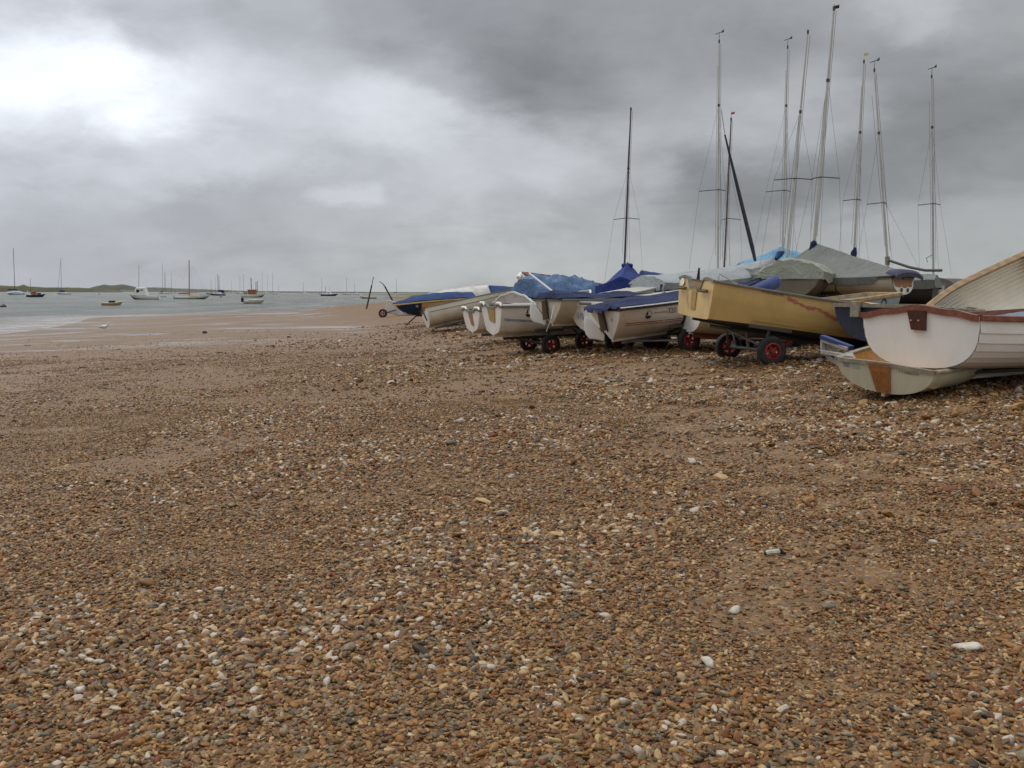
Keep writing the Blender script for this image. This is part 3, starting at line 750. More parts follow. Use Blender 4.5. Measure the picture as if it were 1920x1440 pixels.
def trolley(label, hull, hm, u=.42, wheels=(1, 1), track=.62, mt='galv', pad=False, cat='boat trolley', wcol='rim', shift=0.):
    """launching trolley under a boat: spine and cradle follow the hull, wheels on the shingle"""
    kl = hm @ hull.P(u, 0); fwd = (hm.to_3x3() @ Vector((1, 0, 0))); fwd.z = 0; fwd.normalize(); side = Vector((-fwd.y, fwd.x, 0))
    c = Vector((kl.x, kl.y, 0))+fwd*shift
    pts = []
    for sgn in (1, -1):
        p = c+side*track*sgn; p.z = gz(p.x, p.y)+.17; pts.append(p)
    o = empty('launching_trolley', Matrix.Translation((c.x, c.y, gz(c.x, c.y))), label, cat, 'launching trolleys under the boats')
    fr = MB(); fr.tube([pts[0], pts[1]], .022, 8)
    mid = (pts[0]+pts[1])/2; a = hm @ (hull.P(.06, 0)+Vector((0, 0, -.07))); b_ = hm @ (hull.P(.80, 0)+Vector((0, 0, -.06)))
    e = b_+fwd*.35; e.z = max(gz(e.x, e.y)+.08, b_.z-.35)
    fr.tube([a, b_, e], .026, 8); cen = (a+(b_-a)*((u-.06)/.74))
    fr.tube([mid, cen], .026, 8)
    for sgn in (1, -1):
        k = hm @ hull.P(u, .45, sgn, 0, .03)
        fr.tube([mid+side*track*.6*sgn, k], .02, 8); fr.tube([pts[0 if sgn > 0 else 1], hm @ hull.P(.12, 0)+Vector((0, 0, -.07))], .018, 8)
        pd = MB(); d_ = (hm.to_3x3() @ Vector((1, 0, 0)))
        pd.bar(k-d_*.3, k+d_*.3, .07, .05); pd.build('bunk', M['bluepad' if pad else 'darkmetal'], o, True)
    fr.build('frame', M[mt], o, True)
    ty, rm = wheel_meshes()
    for i, sgn in enumerate((1, -1)):
        if not wheels[i]: continue
        w_ = bpy.data.objects.new('wheel', None); col.objects.link(w_); w_.parent = o; w_.matrix_parent_inverse = o.matrix_world.inverted()
        ang = math.atan2(fwd.y, fwd.x)
        w_.matrix_world = Matrix.Translation(pts[i]) @ Matrix.Rotation(ang, 4, 'Z') @ Matrix.Rotation(random.uniform(0, 1.2), 4, 'Y')
        if 'ty' not in WHEEL:
            t_ = ty.build('tyre', M['rubber'], w_); r2 = rm.build('rim', M[wcol], w_, sharp=30); WHEEL['ty'] = t_.data; WHEEL['rm'] = r2.data
        else:
            for nm, k in (('tyre', 'ty'), ('rim', 'rm')):
                q = bpy.data.objects.new(nm, WHEEL[k]); col.objects.link(q); q.parent = w_
    return o

BLADE = [(-.30,.455),(-.335,.35),(-.345,.235),(-.33,.14),(-.28,.06),(-.17,.03),(-.09,.005),(-.03,-.02),(-.008,.0),(0,.08),(-.03,.13),(-.12,.25),(-.22,.39)]
def rudder(o, hull, y=0., k=1., dz=0., mt='clean'):
    """dinghy rudder hung on the transom, its blade kicked up aft"""
    st = MB(); x0 = -hull.rt; z1 = hull.H
    st.bar((x0-.05, y, z1-.02), (x0-.02, y, z1-.38), .03, .11, up=Vector((1, 0, 0))); st.build('rudder_stock', M['grime'], o)
    pt = MB(); pt.tube([(x0-.02, y-.03, z1), (x0+.04, y-.03, z1-.4)], .012, 6); pt.build('pintle', M['trim'], o)
    bl = MB(); n = len(BLADE); rings = []
    cx = sum(p[0] for p in BLADE)/n; cz = sum(p[1] for p in BLADE)/n
    for dy, f in ((-.014, .86), (-.006, 1), (.006, 1), (.014, .86)): rings.append([Vector((x0+(cx+(a-cx)*f)*k-.01, y+.02+dy, dz+(cz+(c-cz)*f)*k)) for a, c in BLADE])
    vs = [p for r_ in rings for p in r_]; fs = [tuple(range(n)), tuple(reversed(range(3*n, 4*n)))]
    for q in range(3): fs += [(q*n+i, (q*n)+(i+1) % n, (q+1)*n+(i+1) % n, (q+1)*n+i) for i in range(n)]
    bl.add(vs, fs, 0, True); bl.build('rudder_blade', M[mt], o, sharp=40)

def logo(hull, x, t, r_):
    """sail in a round badge, then a line of small lettering"""
    mb = MB(); vs = []; h = hull.sheer(x/hull.L)-hull.keel(x/hull.L)
    def mp(pts): return [hull.side_map(x+a, t+b_/h, -1, .006) for a, b_ in pts]
    low = [(r_*math.cos(a), r_*math.sin(a)) for a in [math.pi+math.pi*i/10 for i in range(11)]]
    low = [(a, min(b_, -r_*.25)) for a, b_ in low]; mb.add(mp(low), [tuple(range(len(low)))])
    mb.add(mp([(-r_*.85, -r_*.1), (-r_*.05, -r_*.1), (-r_*.05, r_*1.25)]), [(0, 1, 2)])
    ri = [(r_*math.cos(a), r_*math.sin(a)) for a in [math.pi*i/10-.2 for i in range(6)]]; ro = [(a*1.12, b_*1.12) for a, b_ in ri]
    mb.add(mp(ri+ro), [(i, i+1, 7+i, 6+i) for i in range(5)])
    return mb

BOATS = {}
# --- A  large white clinker dinghy, bottom right
HA = Hull(3.9, 1.62, .56, tw=.77, prof='full', rt=.05, rise=.10, dip=.04, um=.45)
A = boat('rowing_dinghy', 'large white clinker dinghy with mahogany gunwale and transom pad at the right edge', HA, 1722, 590, 9.0, 58, 0, 0, 'clean', 'bluegrey', clinker=9,
         top=[(-1, 0), (-.55, .045), (0, .085), (.55, .045), (1, 0)], trim='mahog', gw=(.05, .055), thwarts=(.35, .62), mthw='mahog', m_trtop='mahog')
HA.transom_panel([(.10, HA.H+.04), (-.095, HA.H+.04), (-.088, HA.H-.15), (.06, HA.H-.145)], .03).build('transom_pad', M['mahogd'], A)
for y in (.045, -.035): MB().tube([(-.09, y, HA.H-.055), (-.105, y, HA.H-.055)], .008, 8).build('bolt', M['pinkish'], A)
kn = MB(); 
for sg in (1,):
    p = HA.P(.34, .98, sg, .03); q = HA.P(.34, .80, sg, .04)
    kn.add([p, p+Vector((.0, -.22*sg, -.10)), p+Vector((0, -.10*sg, -.14)), q+Vector((0, -.03, -.05)), q]+[v+Vector((.05, 0, 0)) for v in (p, p+Vector((.0, -.22*sg, -.10)), p+Vector((0, -.10*sg, -.14)), q+Vector((0, -.03, -.05)), q)],
           [(0,1,2,3,4), (9,8,7,6,5), (0,1,6,5), (1,2,7,6), (2,3,8,7), (3,4,9,8), (4,0,5,9)])
kn.build('knee', M['mahog'], A)
scarf = MB(); 
for i, (u0, u1) in enumerate([(.20, .27)]):
    a, b_ = HA.P(u0, 1, 1), HA.P(u1, 1, 1); scarf.bar(a+Vector((0, .005, -.004)), b_+Vector((0, .005, -.004)), .062, .052)
scarf.build('rail_repair', M['oak'], A)
skg = MB(); pts = [(.02, -.01), (.5, -.10), (2.6, -.08), (3.0, .0)]
skg.add([(x, .015, z) for x, z in pts]+[(x, .015, HA.keel(x/HA.L)+.02) for x, z in reversed(pts)]+[(x, -.015, z) for x, z in pts]+[(x, -.015, HA.keel(x/HA.L)+.02) for x, z in reversed(pts)],
        [tuple(range(8)), tuple(reversed(range(8, 16)))]+[(i, (i+1) % 8, 8+(i+1) % 8, 8+i) for i in range(8)])
skg.build('skeg', M['clean'], A)
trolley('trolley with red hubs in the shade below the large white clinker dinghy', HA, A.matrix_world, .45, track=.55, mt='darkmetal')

# --- B  cream clinker boat tipped on its side behind it
HB = Hull(2.5, 1.25, .50, tw=.93, prof='round', rise=.03, dip=.0, bow=.62, bowp=1.7, um=.5, fore=.4, rs=.15)
bdir = (at(1938, 468, 12.9)-at(1712, 584, 12.3)).normalized(); bfw = -bdir
yax = Vector((0, 0, 1)).cross(bfw).normalized(); zax = bfw.cross(yax)
Bm = Matrix.Translation(at(1938, 468, 12.9)) @ Matrix((bfw, yax, zax)).transposed().to_4x4() @ Matrix.Rotation(R(-50), 4, 'X') @ Matrix.Translation((0, HB.fb(0), -HB.H))
B_ = empty('rowing_dinghy', Bm, 'cream clinker dinghy tipped on its side showing oak gunwale, behind the large white dinghy', 'boat', 'boats drawn up on the shingle')
HB.shell(9).build('hull', [M['creamp'], M['creamp'], M['creamp']], B_, sharp=12)
laps = MB()
for sg in (1, -1):
    for i in range(3, 12):
        t = i/12
        laps.grid([[HB.P(u/24, t, sg, .024), HB.P(u/24, t, sg, .036), HB.P(u/24, t-.06, sg, .026)] for u in range(25)], 0, False)
laps.build('inner_planking', M['creamp'], B_)
HB.transom()[0].build('transom', [M['creamp']]*3, B_); HB.gunwale(.06, .055).build('gunwale', M['oak'], B_)
kn = MB(); p = HB.P(0, 1, -1, .03); p2 = HB.P(0, 1, 1, .03)
for q, sg in ((p, 1), (p2, -1)): MB().box(q+Vector((.10, .06*sg, -.02)), (.26, .16, .03), bev=.005).build('knee', M['oak'], B_)

# --- C  small tender on the ground
HC = Hull(2.6, 1.14, .33, tw=.80, prof='round', rt=.06, rise=.08, dip=.02, bow=.35, fore=.5)
C_ = boat('tender', 'small lime cream tender with plywood transom panel, heeled on the shingle under the white dinghy', HC, 1659, 684, 8.85, 40, 2, 5.5, 'limec', 'plyl', trim='grey_wood', gw=(.05, .03), cat='tender', thwarts=(), top=[(-1, 0), (0, .012), (1, 0)])
HC.transom_panel([(.16, HC.H+.005), (-.055, HC.H+.008), (-.075, .06), (.055, .055)], .02).build('transom_panel', M['ply'], C_)
vs, fs = text_mesh('T T FREEDOM', .030); HC.transom_shape(vs, fs, -.135, HC.H-.058).build('lettering', M['logo'], C_)
HC.transom_panel([(.405, HC.H-.03), (.335, HC.H-.03), (.325, HC.H-.075), (.39, HC.H-.075)], .002).build('sticker', M['sticker'], C_)
HC.transom_panel([(.325, HC.H-.02), (.24, HC.H-.02), (.225, HC.H-.08), (.30, HC.H-.08)], .002).build('sticker', M['mint'], C_)
for y, z in ((.10, .25), (.02, .25), (.06, .17), (-.05, .16), (.03, .08), (-.05, .075)): MB().tube([(HC.tx(z)-.025, y, z), (HC.tx(z)-.03, y, z)], .005, 8).build('screw', M['mahogd'], C_)
cq = MB(); cq.add([(.0, .44, HC.H+.015), (.0, .30, HC.H+.015), (.34, .46, HC.H+.018)], [(0, 1, 2)])
cq.add([(.02, .43, HC.H+.022), (.02, .33, HC.H+.022), (.30, .46, HC.H+.024)], [(0, 1, 2)]); cq.build('corner_knee', M['white_metal'], C_)
fl = MB(); fl.grid([[Vector((x, y, .16+.0*y)) for y in (-.44, 0, .44)] for x in (.04, .9, 1.8)], 0); fl.build('bottom_boards', M['plyl'], C_)

# --- D  navy dinghy behind A
HD = Hull(2.2, 1.4, .52, tw=.8, prof='round', rt=.05, rise=-.05)
D_ = boat('dinghy', 'navy blue dinghy with weathered grey gunwale between yellow hull and white dinghy', HD, 1640, 571, 11.6, 52, 0, 0, 'navy', 'navy', trim='grey_wood', gw=(.07, .04))
MB().box((-.12, .22, HD.H-.06), (.05, .12, .2), bev=.006).build('outboard_pad', M['grey_wood'], D_)
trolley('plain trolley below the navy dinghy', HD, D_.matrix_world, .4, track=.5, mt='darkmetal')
# --- E  pale blue dinghy
HE = Hull(3.6, 1.35, .45, tw=.8, prof='round', rise=.02, dip=.03)
E_ = boat('dinghy', 'pale blue dinghy with oak gunwale and a ring mark near its stern', HE, 1657, 549, 16.3, 262, -6, 0, 'bluegrey', 'bluegrey', trim='oak', gw=(.06, .06))
ring = MB(); rr = []
for k in range(25):
    a = -.9*math.pi+1.8*math.pi*k/24+math.pi/2*3+math.pi; rr.append([HE.side_map(.30+.055*math.cos(a), .80+.13*math.sin(a), 1, .006), HE.side_map(.30+.038*math.cos(a), .80+.09*math.sin(a), 1, .006)])
ring.grid(rr, 0); ring.build('ring_mark', M['logo'], E_)
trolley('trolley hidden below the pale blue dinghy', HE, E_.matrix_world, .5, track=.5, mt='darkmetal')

# --- F  yellow dinghy
HF = Hull(4.3, 1.60, .62, tw=.84, prof='way', prof0='flat', rt=.04, rise=.10, dip=.03, um=.45, fore=.22, rock=.09)
FT = [(-1, .0), (-.66, .03), (-.46, .02), (-.30, -.105), (.30, -.105), (.46, .02), (.66, .03), (1, .0)]
F_ = boat('sailing_dinghy', 'yellow sailing dinghy with a black bottom and red scribble along its side', HF, 1306, 523, 13.0, 80, -8, 3, 'yellow', 'orange', 'black', 4/8, top=FT, trim='rubrail', gw=(.045, .03), deck=(.55, 1, 'yellow'))
HF.transom_panel([(.10, HF.H-.12), (-.10, HF.H-.12), (-.085, HF.H-.42), (.085, HF.H-.42)], .012).build('transom_panel', M['ochrep'], F_)
for y in (.42, -.40):
    hd = MB(); hd.tube([(-.085, y+.13, HF.H-.155), (-.085, y-.13, HF.H-.145)], .012, 6)
    for q in (-.12, -.04, .04, .12): hd.box((-.07, y+q, HF.H-.15), (.04, .02, .045))
    hd.build('gudgeon', M['grime'], F_)
hd = MB(); n = 18; hd.add([(-.056, .50+.085*math.cos(2*math.pi*k/n), HF.H-.06+.055*math.sin(2*math.pi*k/n)) for k in range(n)], [tuple(range(n))]); hd.build('inspection_cover', M['clean'], F_)
st = MB(); st.add([(-.055, .30+.03*math.sin(a*2)-.02*a, HF.H-.22-.05*a) for a in (0, 1, 2, 3)]+[(-.055, .26+.03*math.sin(a*2)-.02*a, HF.H-.22-.05*a) for a in (3, 2, 1, 0)], [tuple(range(8))]); st.build('paint_mark', M['pinkish'], F_)
HF.ribbon([(.98, .93), (1.14, .885), (1.30, .83), (1.42, .845), (1.60, .77), (1.80, .70), (1.98, .69), (2.16, .735), (2.34, .70), (2.6, .66), (2.9, .63)], lambda i: .045*(1+.45*math.sin(i*1.7)+.3*math.sin(i*.6))).build('red_scribble', M['scribble'], F_)
HF.side_text('Wanderer', .62, .945, .05, sx=1.5).build('lettering', M['grime'], F_)
HF.ribbon([(.6, .57), (2.2, .565), (3.6, .56)], .035, off=.018).build('spray_rail', M['yellow'], F_)
trolley('trolley with two big red rimmed wheels below the yellow dinghy', HF, F_.matrix_world, .20, track=.72, mt='galv')
# --- G  white round-sterned boat behind F
HG = Hull(3.4, 1.35, .58, tw=.78, prof='round', rt=.05)
G_ = boat('dinghy', 'white round bilged dinghy with red brown keel behind the yellow dinghy', HG, 1291, 561, 15.2, 76, -3, 0, 'cream', 'offw', trim='mahog', gw=(.05, .05), m_tr='clean')
trolley('trolley with one red hub half hidden behind the yellow dinghy', HG, G_.matrix_world, .40, track=.6, mt='galv')
kb = MB()
for a in range(3): kb.bar(HG.P(.02+a*.1, 0)+Vector((0, 0, -.04)), HG.P(.12+a*.1, 0)+Vector((0, 0, -.04)), .05, .08)
kb.build('keel', M['mahog'], G_)

# --- H  320
HH = Hull(3.0, 1.56, .55, tw=.86, prof='vee', prof0='tri', rt=.10, rise=.08, dip=.03, um=.45, fore=.2, rock=.0)
H_ = boat('sailing_dinghy', 'white sailing dinghy numbered 320 with red stripes and blue cover', HH, 1131, 578, 15.6, 72, 7.5, 0, 'white', 'offw', trim='trim', gw=(.04, .045))
hr = MB(); 
rows = [[HH.P(u/30, 1, -1)+Vector((0, -.026, .008)), HH.P(u/30, 1, -1)+Vector((0, -.022, .022)), HH.P(u/30, 1, -1)+Vector((0, .03, .022))] for u in range(14)]
hr.grid(rows, 0, True); hr.build('rail_top', M['clean'], H_)
HH.ribbon([(.12, .60), (2.5, .64)], .022).build('red_stripe', M['redline'], H_); HH.ribbon([(.12, .55), (2.5, .60)], .018).build('red_stripe', M['redline'], H_)
logo(HH, .44, .79, .052).build('badge', M['logo'], H_)
HH.side_text('WANDERER', .52, .80, .034, sx=1.25).build('lettering', M['grime'], H_)
HH.side_text('320', .75, .775, .10, sx=.95).build('number', M['logo'], H_)
rudder(H_, HH, .03, 1.0, .02)
vs, fs = text_mesh('A', .10); HH.transom_shape(vs, fs, -.22, .33).build('transom_letter', M['grime'], H_)
cv = HH.cover(lambda u: .10*math.sin(math.pi*min(1, u*1.2+.1)) + .025*math.sin(u*14), .04, 0., .98, .5, .03, 1, over=-.06)
o = cv.build('boat_cover', M['tnavy'], None); o.matrix_world = H_.matrix_world; put_props(o, 'navy canvas cover on the boat numbered 320', 'boat cover', 'canvas boat covers')
fl = MB(); rows = []
for i in range(9):
    y = .62-1.0*i/8; rows.append([Vector((-.10, y, .60+.03*noise.noise(Vector((y*5, 0, 1))))), Vector((-.19, y*1.02, .555)), Vector((-.21-.02*math.sin(y*19), y*1.02, .50+.035*math.sin(y*16)))])
fl.grid(rows, 0, True); o2 = fl.build('cover_flap', M['tnavy'], o)
sp = MB()
for t0, t1 in zip(range(0, 20), range(1, 21)): sp.bar(HH.P(.345, t0/20, -1, 0, .012), HH.P(.345, t1/20, -1, 0, .012), .05, .012, up=Vector((1, 0, 0)))
sp.build('strap', M['trim'], o)
trolley('trolley with one bright red rimmed wheel by the boat numbered 320', HH, H_.matrix_world, .37, track=.66, mt='galv')
# --- I  white boat behind H
HI = Hull(3.6, 1.6, .56, tw=.86, prof='vee', rt=.03, rise=.08, dip=.02, um=.45, fore=.2, rock=0.)
I_ = boat('sailing_dinghy', 'bare white sailing dinghy with faint grey letters on its transom, behind the boat numbered 320', HI, 1099, 567, 16.8, 68, 5.0, 0, 'white', 'deck', trim='clean', gw=(.05, .07), deck=(.3, 1, 'deck'))
vs, fs = text_mesh('WII', .19); HI.transom_shape(vs, fs, .44, .24).build('lettering', M['sticker'], I_)
cp = MB(); cp.box((-.03, 0, HI.H-.015), (.07, .5, .07), bev=.02); cp.build('transom_bracket', M['galv'], I_)
for x in (1.1, 2.0): MB().tube([(x, -.72, .62), (x+.05, -.72, .66), (x+.1, -.72, .62)], .012, 6).build('deck_fitting', M['steel'], I_)
MB().tube([(2.7, -.1, .66), (2.75, -.1, .86), (3.1, -.1, .66)], .010, 6).build('rail_hoop', M['steel'], I_)
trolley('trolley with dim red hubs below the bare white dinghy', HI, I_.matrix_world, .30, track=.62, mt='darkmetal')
# --- J
HJ = Hull(3.4, 1.4, .47, tw=.86, prof='vee', prof0='tri', rt=.10, rise=.06, dip=.02, fore=.2, rock=0.)
J_ = boat('sailing_dinghy', 'cream sailing dinghy with a white rudder and rolled navy cover', HJ, 1026, 561, 17.5, 66, 1.0, 0, 'cream', 'offw', trim='rubrail', gw=(.04, .04))
rudder(J_, HJ, .03, .95, .0)
logo(HJ, .98, .80, .06).build('badge', M['logo'], J_); HJ.side_text('SAILING', .50, .80, .05, sx=1.4).build('lettering', M['logo'], J_)
sr = MB(); sr.tube([(-.11, -.30, .36), (-.20, -.36, .12), (-.22, -.2, -.12)], .008, 6); sr.build('tiller_line', M['clean'], J_)
cv = HJ.cover(lambda u: .10*(1-u*.8)+.02*math.sin(u*17), .03, 0., .9, .5, .05, 2, over=.0); o = cv.build('boat_cover', M['tnavy'], None); o.matrix_world = J_.matrix_world
put_props(o, 'crumpled navy canvas cover on the cream boat with the white rudder', 'boat cover', 'canvas boat covers')
trolley('trolley with dark red wheels below the cream dinghy with white rudder', HJ, J_.matrix_world, .30, track=.6, mt='darkmetal')
# --- K
HK = Hull(3.6, 1.50, .60, tw=.86, prof='gp', prof0='kp', rt=.03, rise=.05, dip=.02, fore=.2, rock=0.)
K_ = boat('sailing_dinghy', 'white sailing dinghy with notched transom, wooden panel and grey stripe', HK, 921, 573, 18.8, 70, 1.5, 0, 'white', 'deck', top=EARS, trim='rubrail', gw=(.05, .045), deck=(.10, 1, 'deck'))
hr = MB(); hr.grid([[HK.P(u/30, 1, -1)+Vector((0, -.03, .010)), HK.P(u/30, 1, -1)+Vector((0, -.02, .04)), HK.P(u/30, 1, -1)+Vector((0, .06, .03))] for u in range(31)], 0, True); hr.build('rail_top', M['clean'], K_)
for y in (.52, -.52): MB().tube([(-.06, y-.16, HK.H+.0), (-.05, y-.1, HK.H+.05), (-.05, y+.1, HK.H+.055), (-.06, y+.17, HK.H+.02)], [.015, .03, .03, .015], 8).build('transom_handle', M['clean'], K_)
HK.transom_panel([(.22, HK.H-.05), (-.24, HK.H-.05), (-.20, HK.H-.34), (.12, HK.H-.30)], .014).build('transom_panel', M['ochrep'], K_)
logo(HK, .52, .84, .055).build('badge', M['logo'], K_); HK.side_text('WANDERER', .60, .86, .045, sx=1.2).build('lettering', M['logo'], K_)
HK.ribbon([(.06, .66), (2.6, .66)], .05).build('grey_stripe', M['sticker'], K_)
trolley('trolley with tyres in shadow below the white boat with notched transom', HK, K_.matrix_world, .28, track=.62, mt='darkmetal')
# --- L
HL = Hull(3.6, 1.30, .52, tw=.85, prof='gp', prof0='kp', rt=.03, rise=.05, dip=.02, fore=.2, rock=0.)
L_ = boat('sailing_dinghy', 'small white dinghy with a narrow brown transom board, left of the notched white boat', HL, 883, 581, 21.6, 66, 1, 0, 'white', 'deck', top=EARS, trim='rubrail', gw=(.05, .04), deck=(.1, 1, 'deck'))
HL.transom_panel([(.17, HL.H-.05), (-.06, HL.H-.05), (-.16, HL.H-.36), (.00, HL.H-.35)], .014).build('transom_panel', M['ply'], L_)
for y in (.40, -.40): MB().tube([(-.06, y+.18, HL.H), (-.05, y+.1, HL.H+.05), (-.05, y-.1, HL.H+.05), (-.06, y-.18, HL.H+.01)], [.015, .03, .03, .015], 8).build('transom_handle', M['clean'], L_)
trolley('trolley below the small white dinghy with brown transom board', HL, L_.matrix_world, .5, track=.5, mt='galv', wheels=(1, 1))
# --- M  cream pram
HM = Hull(2.75, 1.15, .52, tw=.85, prof='full', rt=.02, rise=.02, dip=.02, bow=.6, fore=.2, rock=0.)
M_ = boat('pram_dinghy', 'long cream dinghy with oval white transom resting stern down on the stones', HM, 795, 583, 28.5, 74, 12, -14, 'cream', 'offw', trim='rubrail', gw=(.03, .03), m_tr='clean')
HM.transom_panel([(.18, HM.H-.02), (.04, HM.H-.02), (-.14, .22), (-.02, .20)], .02).build('transom_panel', M['darkmetal'], M_)
HM.ribbon([(.06, .88), (1.4, .88), (2.6, .88)], .02).build('seam_line', M['grime'], M_)
trolley('grey trolley with a tangled frame below the long cream dinghy', HM, M_.matrix_world, .66, track=.45, mt='galv')
# --- N  orange hull with blue tarp
HN = Hull(2.9, 1.4, .50, tw=.85, prof='round', rt=.02, rise=-.10, dip=-.01, fore=.25, bow=.30, bowp=2.6)
N_ = boat('dinghy', 'buff orange dinghy with blue tarpaulin over its bow near the water', HN, 893, 558, 33.0, 256, -3, 0, 'orange', 'orange', 'brownhull', 2/22, trim='yellow', gw=(.07, .05))
cv = HN.cover(lambda u: .20*math.sin(math.pi*min(1, .25+u*.6))*min(1,(1.04-u)*4), .05, 0.05, 1.0, .5, .04, 5, end_drop=False, hug=.85)
o = cv.build('boat_cover', M['tblue'], None); o.matrix_world = N_.matrix_world; put_props(o, 'blue tarpaulin drooping over the bow of the buff orange dinghy', 'boat cover', 'tarpaulin boat covers')
trolley('trolley below the buff orange dinghy with blue tarpaulin', HN, N_.matrix_world, .55, track=.5, mt='darkmetal')
wc = at(718, 585, 44); wz = gz(wc.x, wc.y)
o = empty('trailer_wheel', (wc.x, wc.y, wz), 'lone red rimmed wheel on a pale board beyond the blue tarpaulin', 'wheel')
MB().box((.62, .1, .44), (1.0, .06, .62), Matrix.Rotation(R(12), 3, 'Y'), bev=.03).build('mudguard', M['offw'], o)
for nm, k in (('tyre', 'ty'), ('rim', 'rm')):
    q = bpy.data.objects.new(nm, WHEEL[k]); col.objects.link(q); q.parent = o; q.location = (0, -.02, .2); q.scale = (1.05, 1.05, 1.05)
MB().tube([(0, 0, .2), (.5, .05, .35), (1.3, .3, .45)], .03, 8).build('bar', M['galv'], o)
# --- O  inverted pale dinghy + bluish covered boat beyond
HO = Hull(3.2, 1.3, .5, tw=.85, prof='round', rt=.03, fore=.4)
O_ = empty('dinghy', Matrix.Translation(at(915, 554, 34)) @ Matrix.Rotation(math.pi/2-R(256), 4, 'Z') @ Matrix.Rotation(R(9), 4, 'Y') @ Matrix.Rotation(R(155), 4, 'X') @ Matrix.Translation((0, 0, -HO.H+.08)), 'upturned off white dinghy behind the long cream dinghy', 'boat', 'boats drawn up on the shingle')
HO.shell(6).build('hull', [M['offw'], M['offw'], M['offw']], O_, sharp=12); HO.transom()[0].build('transom', [M['offw']]*3, O_); HO.gunwale().build('gunwale', M['grey_wood'], O_)
HO2 = Hull(3.8, 1.4, .5, tw=.85, prof='round')
q_ = boat('dinghy', 'white dinghy under a low blue cover behind the upturned dinghy', HO2, 918, 550, 38, 78, 0, 0, 'offw', 'offw', trim='mahog', gw=(.05, .05))
o = HO2.cover(lambda u: .28*(1-u)**.5+.02, .08, 0, 1, .5, .03, 8).build('boat_cover', M['tblue'], None); o.matrix_world = q_.matrix_world; put_props(o, 'low blue cover sloping down to the right behind the upturned dinghy', 'boat cover', 'tarpaulin boat covers')
trolley('trolley under the low blue covered dinghy at the back', HO2, q_.matrix_world, .5, mt='darkmetal')
# --- Y  boat with rounded white end beyond K
HY = Hull(3.6, 1.5, .5, tw=.9, prof='round')
Y_ = boat('dinghy', 'white boat with a domed end panel behind the notched white boat', HY, 962, 566, 24.5, 38, 3, 0, 'white', 'deck', top=[(-1, 0), (-.5, .19), (0, .27), (.5, .19), (1, 0)], trim='clean', gw=(.04, .04), m_tr='offw')
vs, fs = text_mesh('YI', .10); HY.transom_shape(vs, fs, -.05, HY.H+.12).build('lettering', M['sticker'], Y_)
trolley('trolley under the boat with the domed end', HY, Y_.matrix_world, .4, mt='darkmetal')
# --- P  slate tarp bundle boat
HP = Hull(3.6, 1.4, .55, tw=.9, prof='round')
P_ = boat('dinghy', 'red brown dinghy bundled in slate blue tarpaulin with a white spar across', HP, 985, 553, 27.0, 50, 0, 0, 'redhull', 'offw', trim='mahog')
cv = HP.cover(lambda u: .52*math.sin(math.pi*min(1, max(0, .28+u*.80)))**.7+.03, .10, 0, .95, .4, .13, 11); o = cv.build('boat_cover', M['tslate'], None); o.matrix_world = P_.matrix_world; put_props(o, 'bulging slate blue tarpaulin on the boat with the white spar', 'boat cover', 'tarpaulin boat covers')
MB().tube([at(992, 512, 25.8), at(1046, 554, 25.2)], .028, 8).build('spar', M['clean'], P_, True)
MB().tube([at(972, 521, 26.6), at(976, 514, 26.8), at(979, 522, 26.9)], .06, 8).build('fender', M['clean'], P_, True)
trolley('trolley under the slate blue bundled boat', HP, P_.matrix_world, .4, mt='darkmetal')
# --- Q  white rowing boat with teal inside
HQ = Hull(3.4, 1.25, .48, tw=.7, prof='round', rise=.12)
Q_ = boat('rowing_boat', 'white rowing boat with teal inside and bow raised beside the blue tent cover', HQ, 1178, 546, 30.0, 276, 8, -14, 'clean', 'teal', trim='mahog', gw=(.05, .05), thwarts=(.5,), cat='rowing boat', mthw='mahog')
trolley('trolley under the teal lined rowing boat', HQ, Q_.matrix_world, .4, mt='darkmetal')
# boat with lifted grey foredeck between
HR2 = Hull(3.9, 1.45, .5, tw=.86, prof='gp', rt=.03)
r2 = boat('sailing_dinghy', 'pale grey decked dinghy with raised bow in the second row below the blue tent', HR2, 1040, 566, 21.5, 73, 9, 0, 'cream', 'deck', trim='clean', gw=(.04, .04), deck=(.05, 1, 'deck'))
trolley('trolley under the pale grey decked dinghy', HR2, r2.matrix_world, .4, mt='darkmetal')

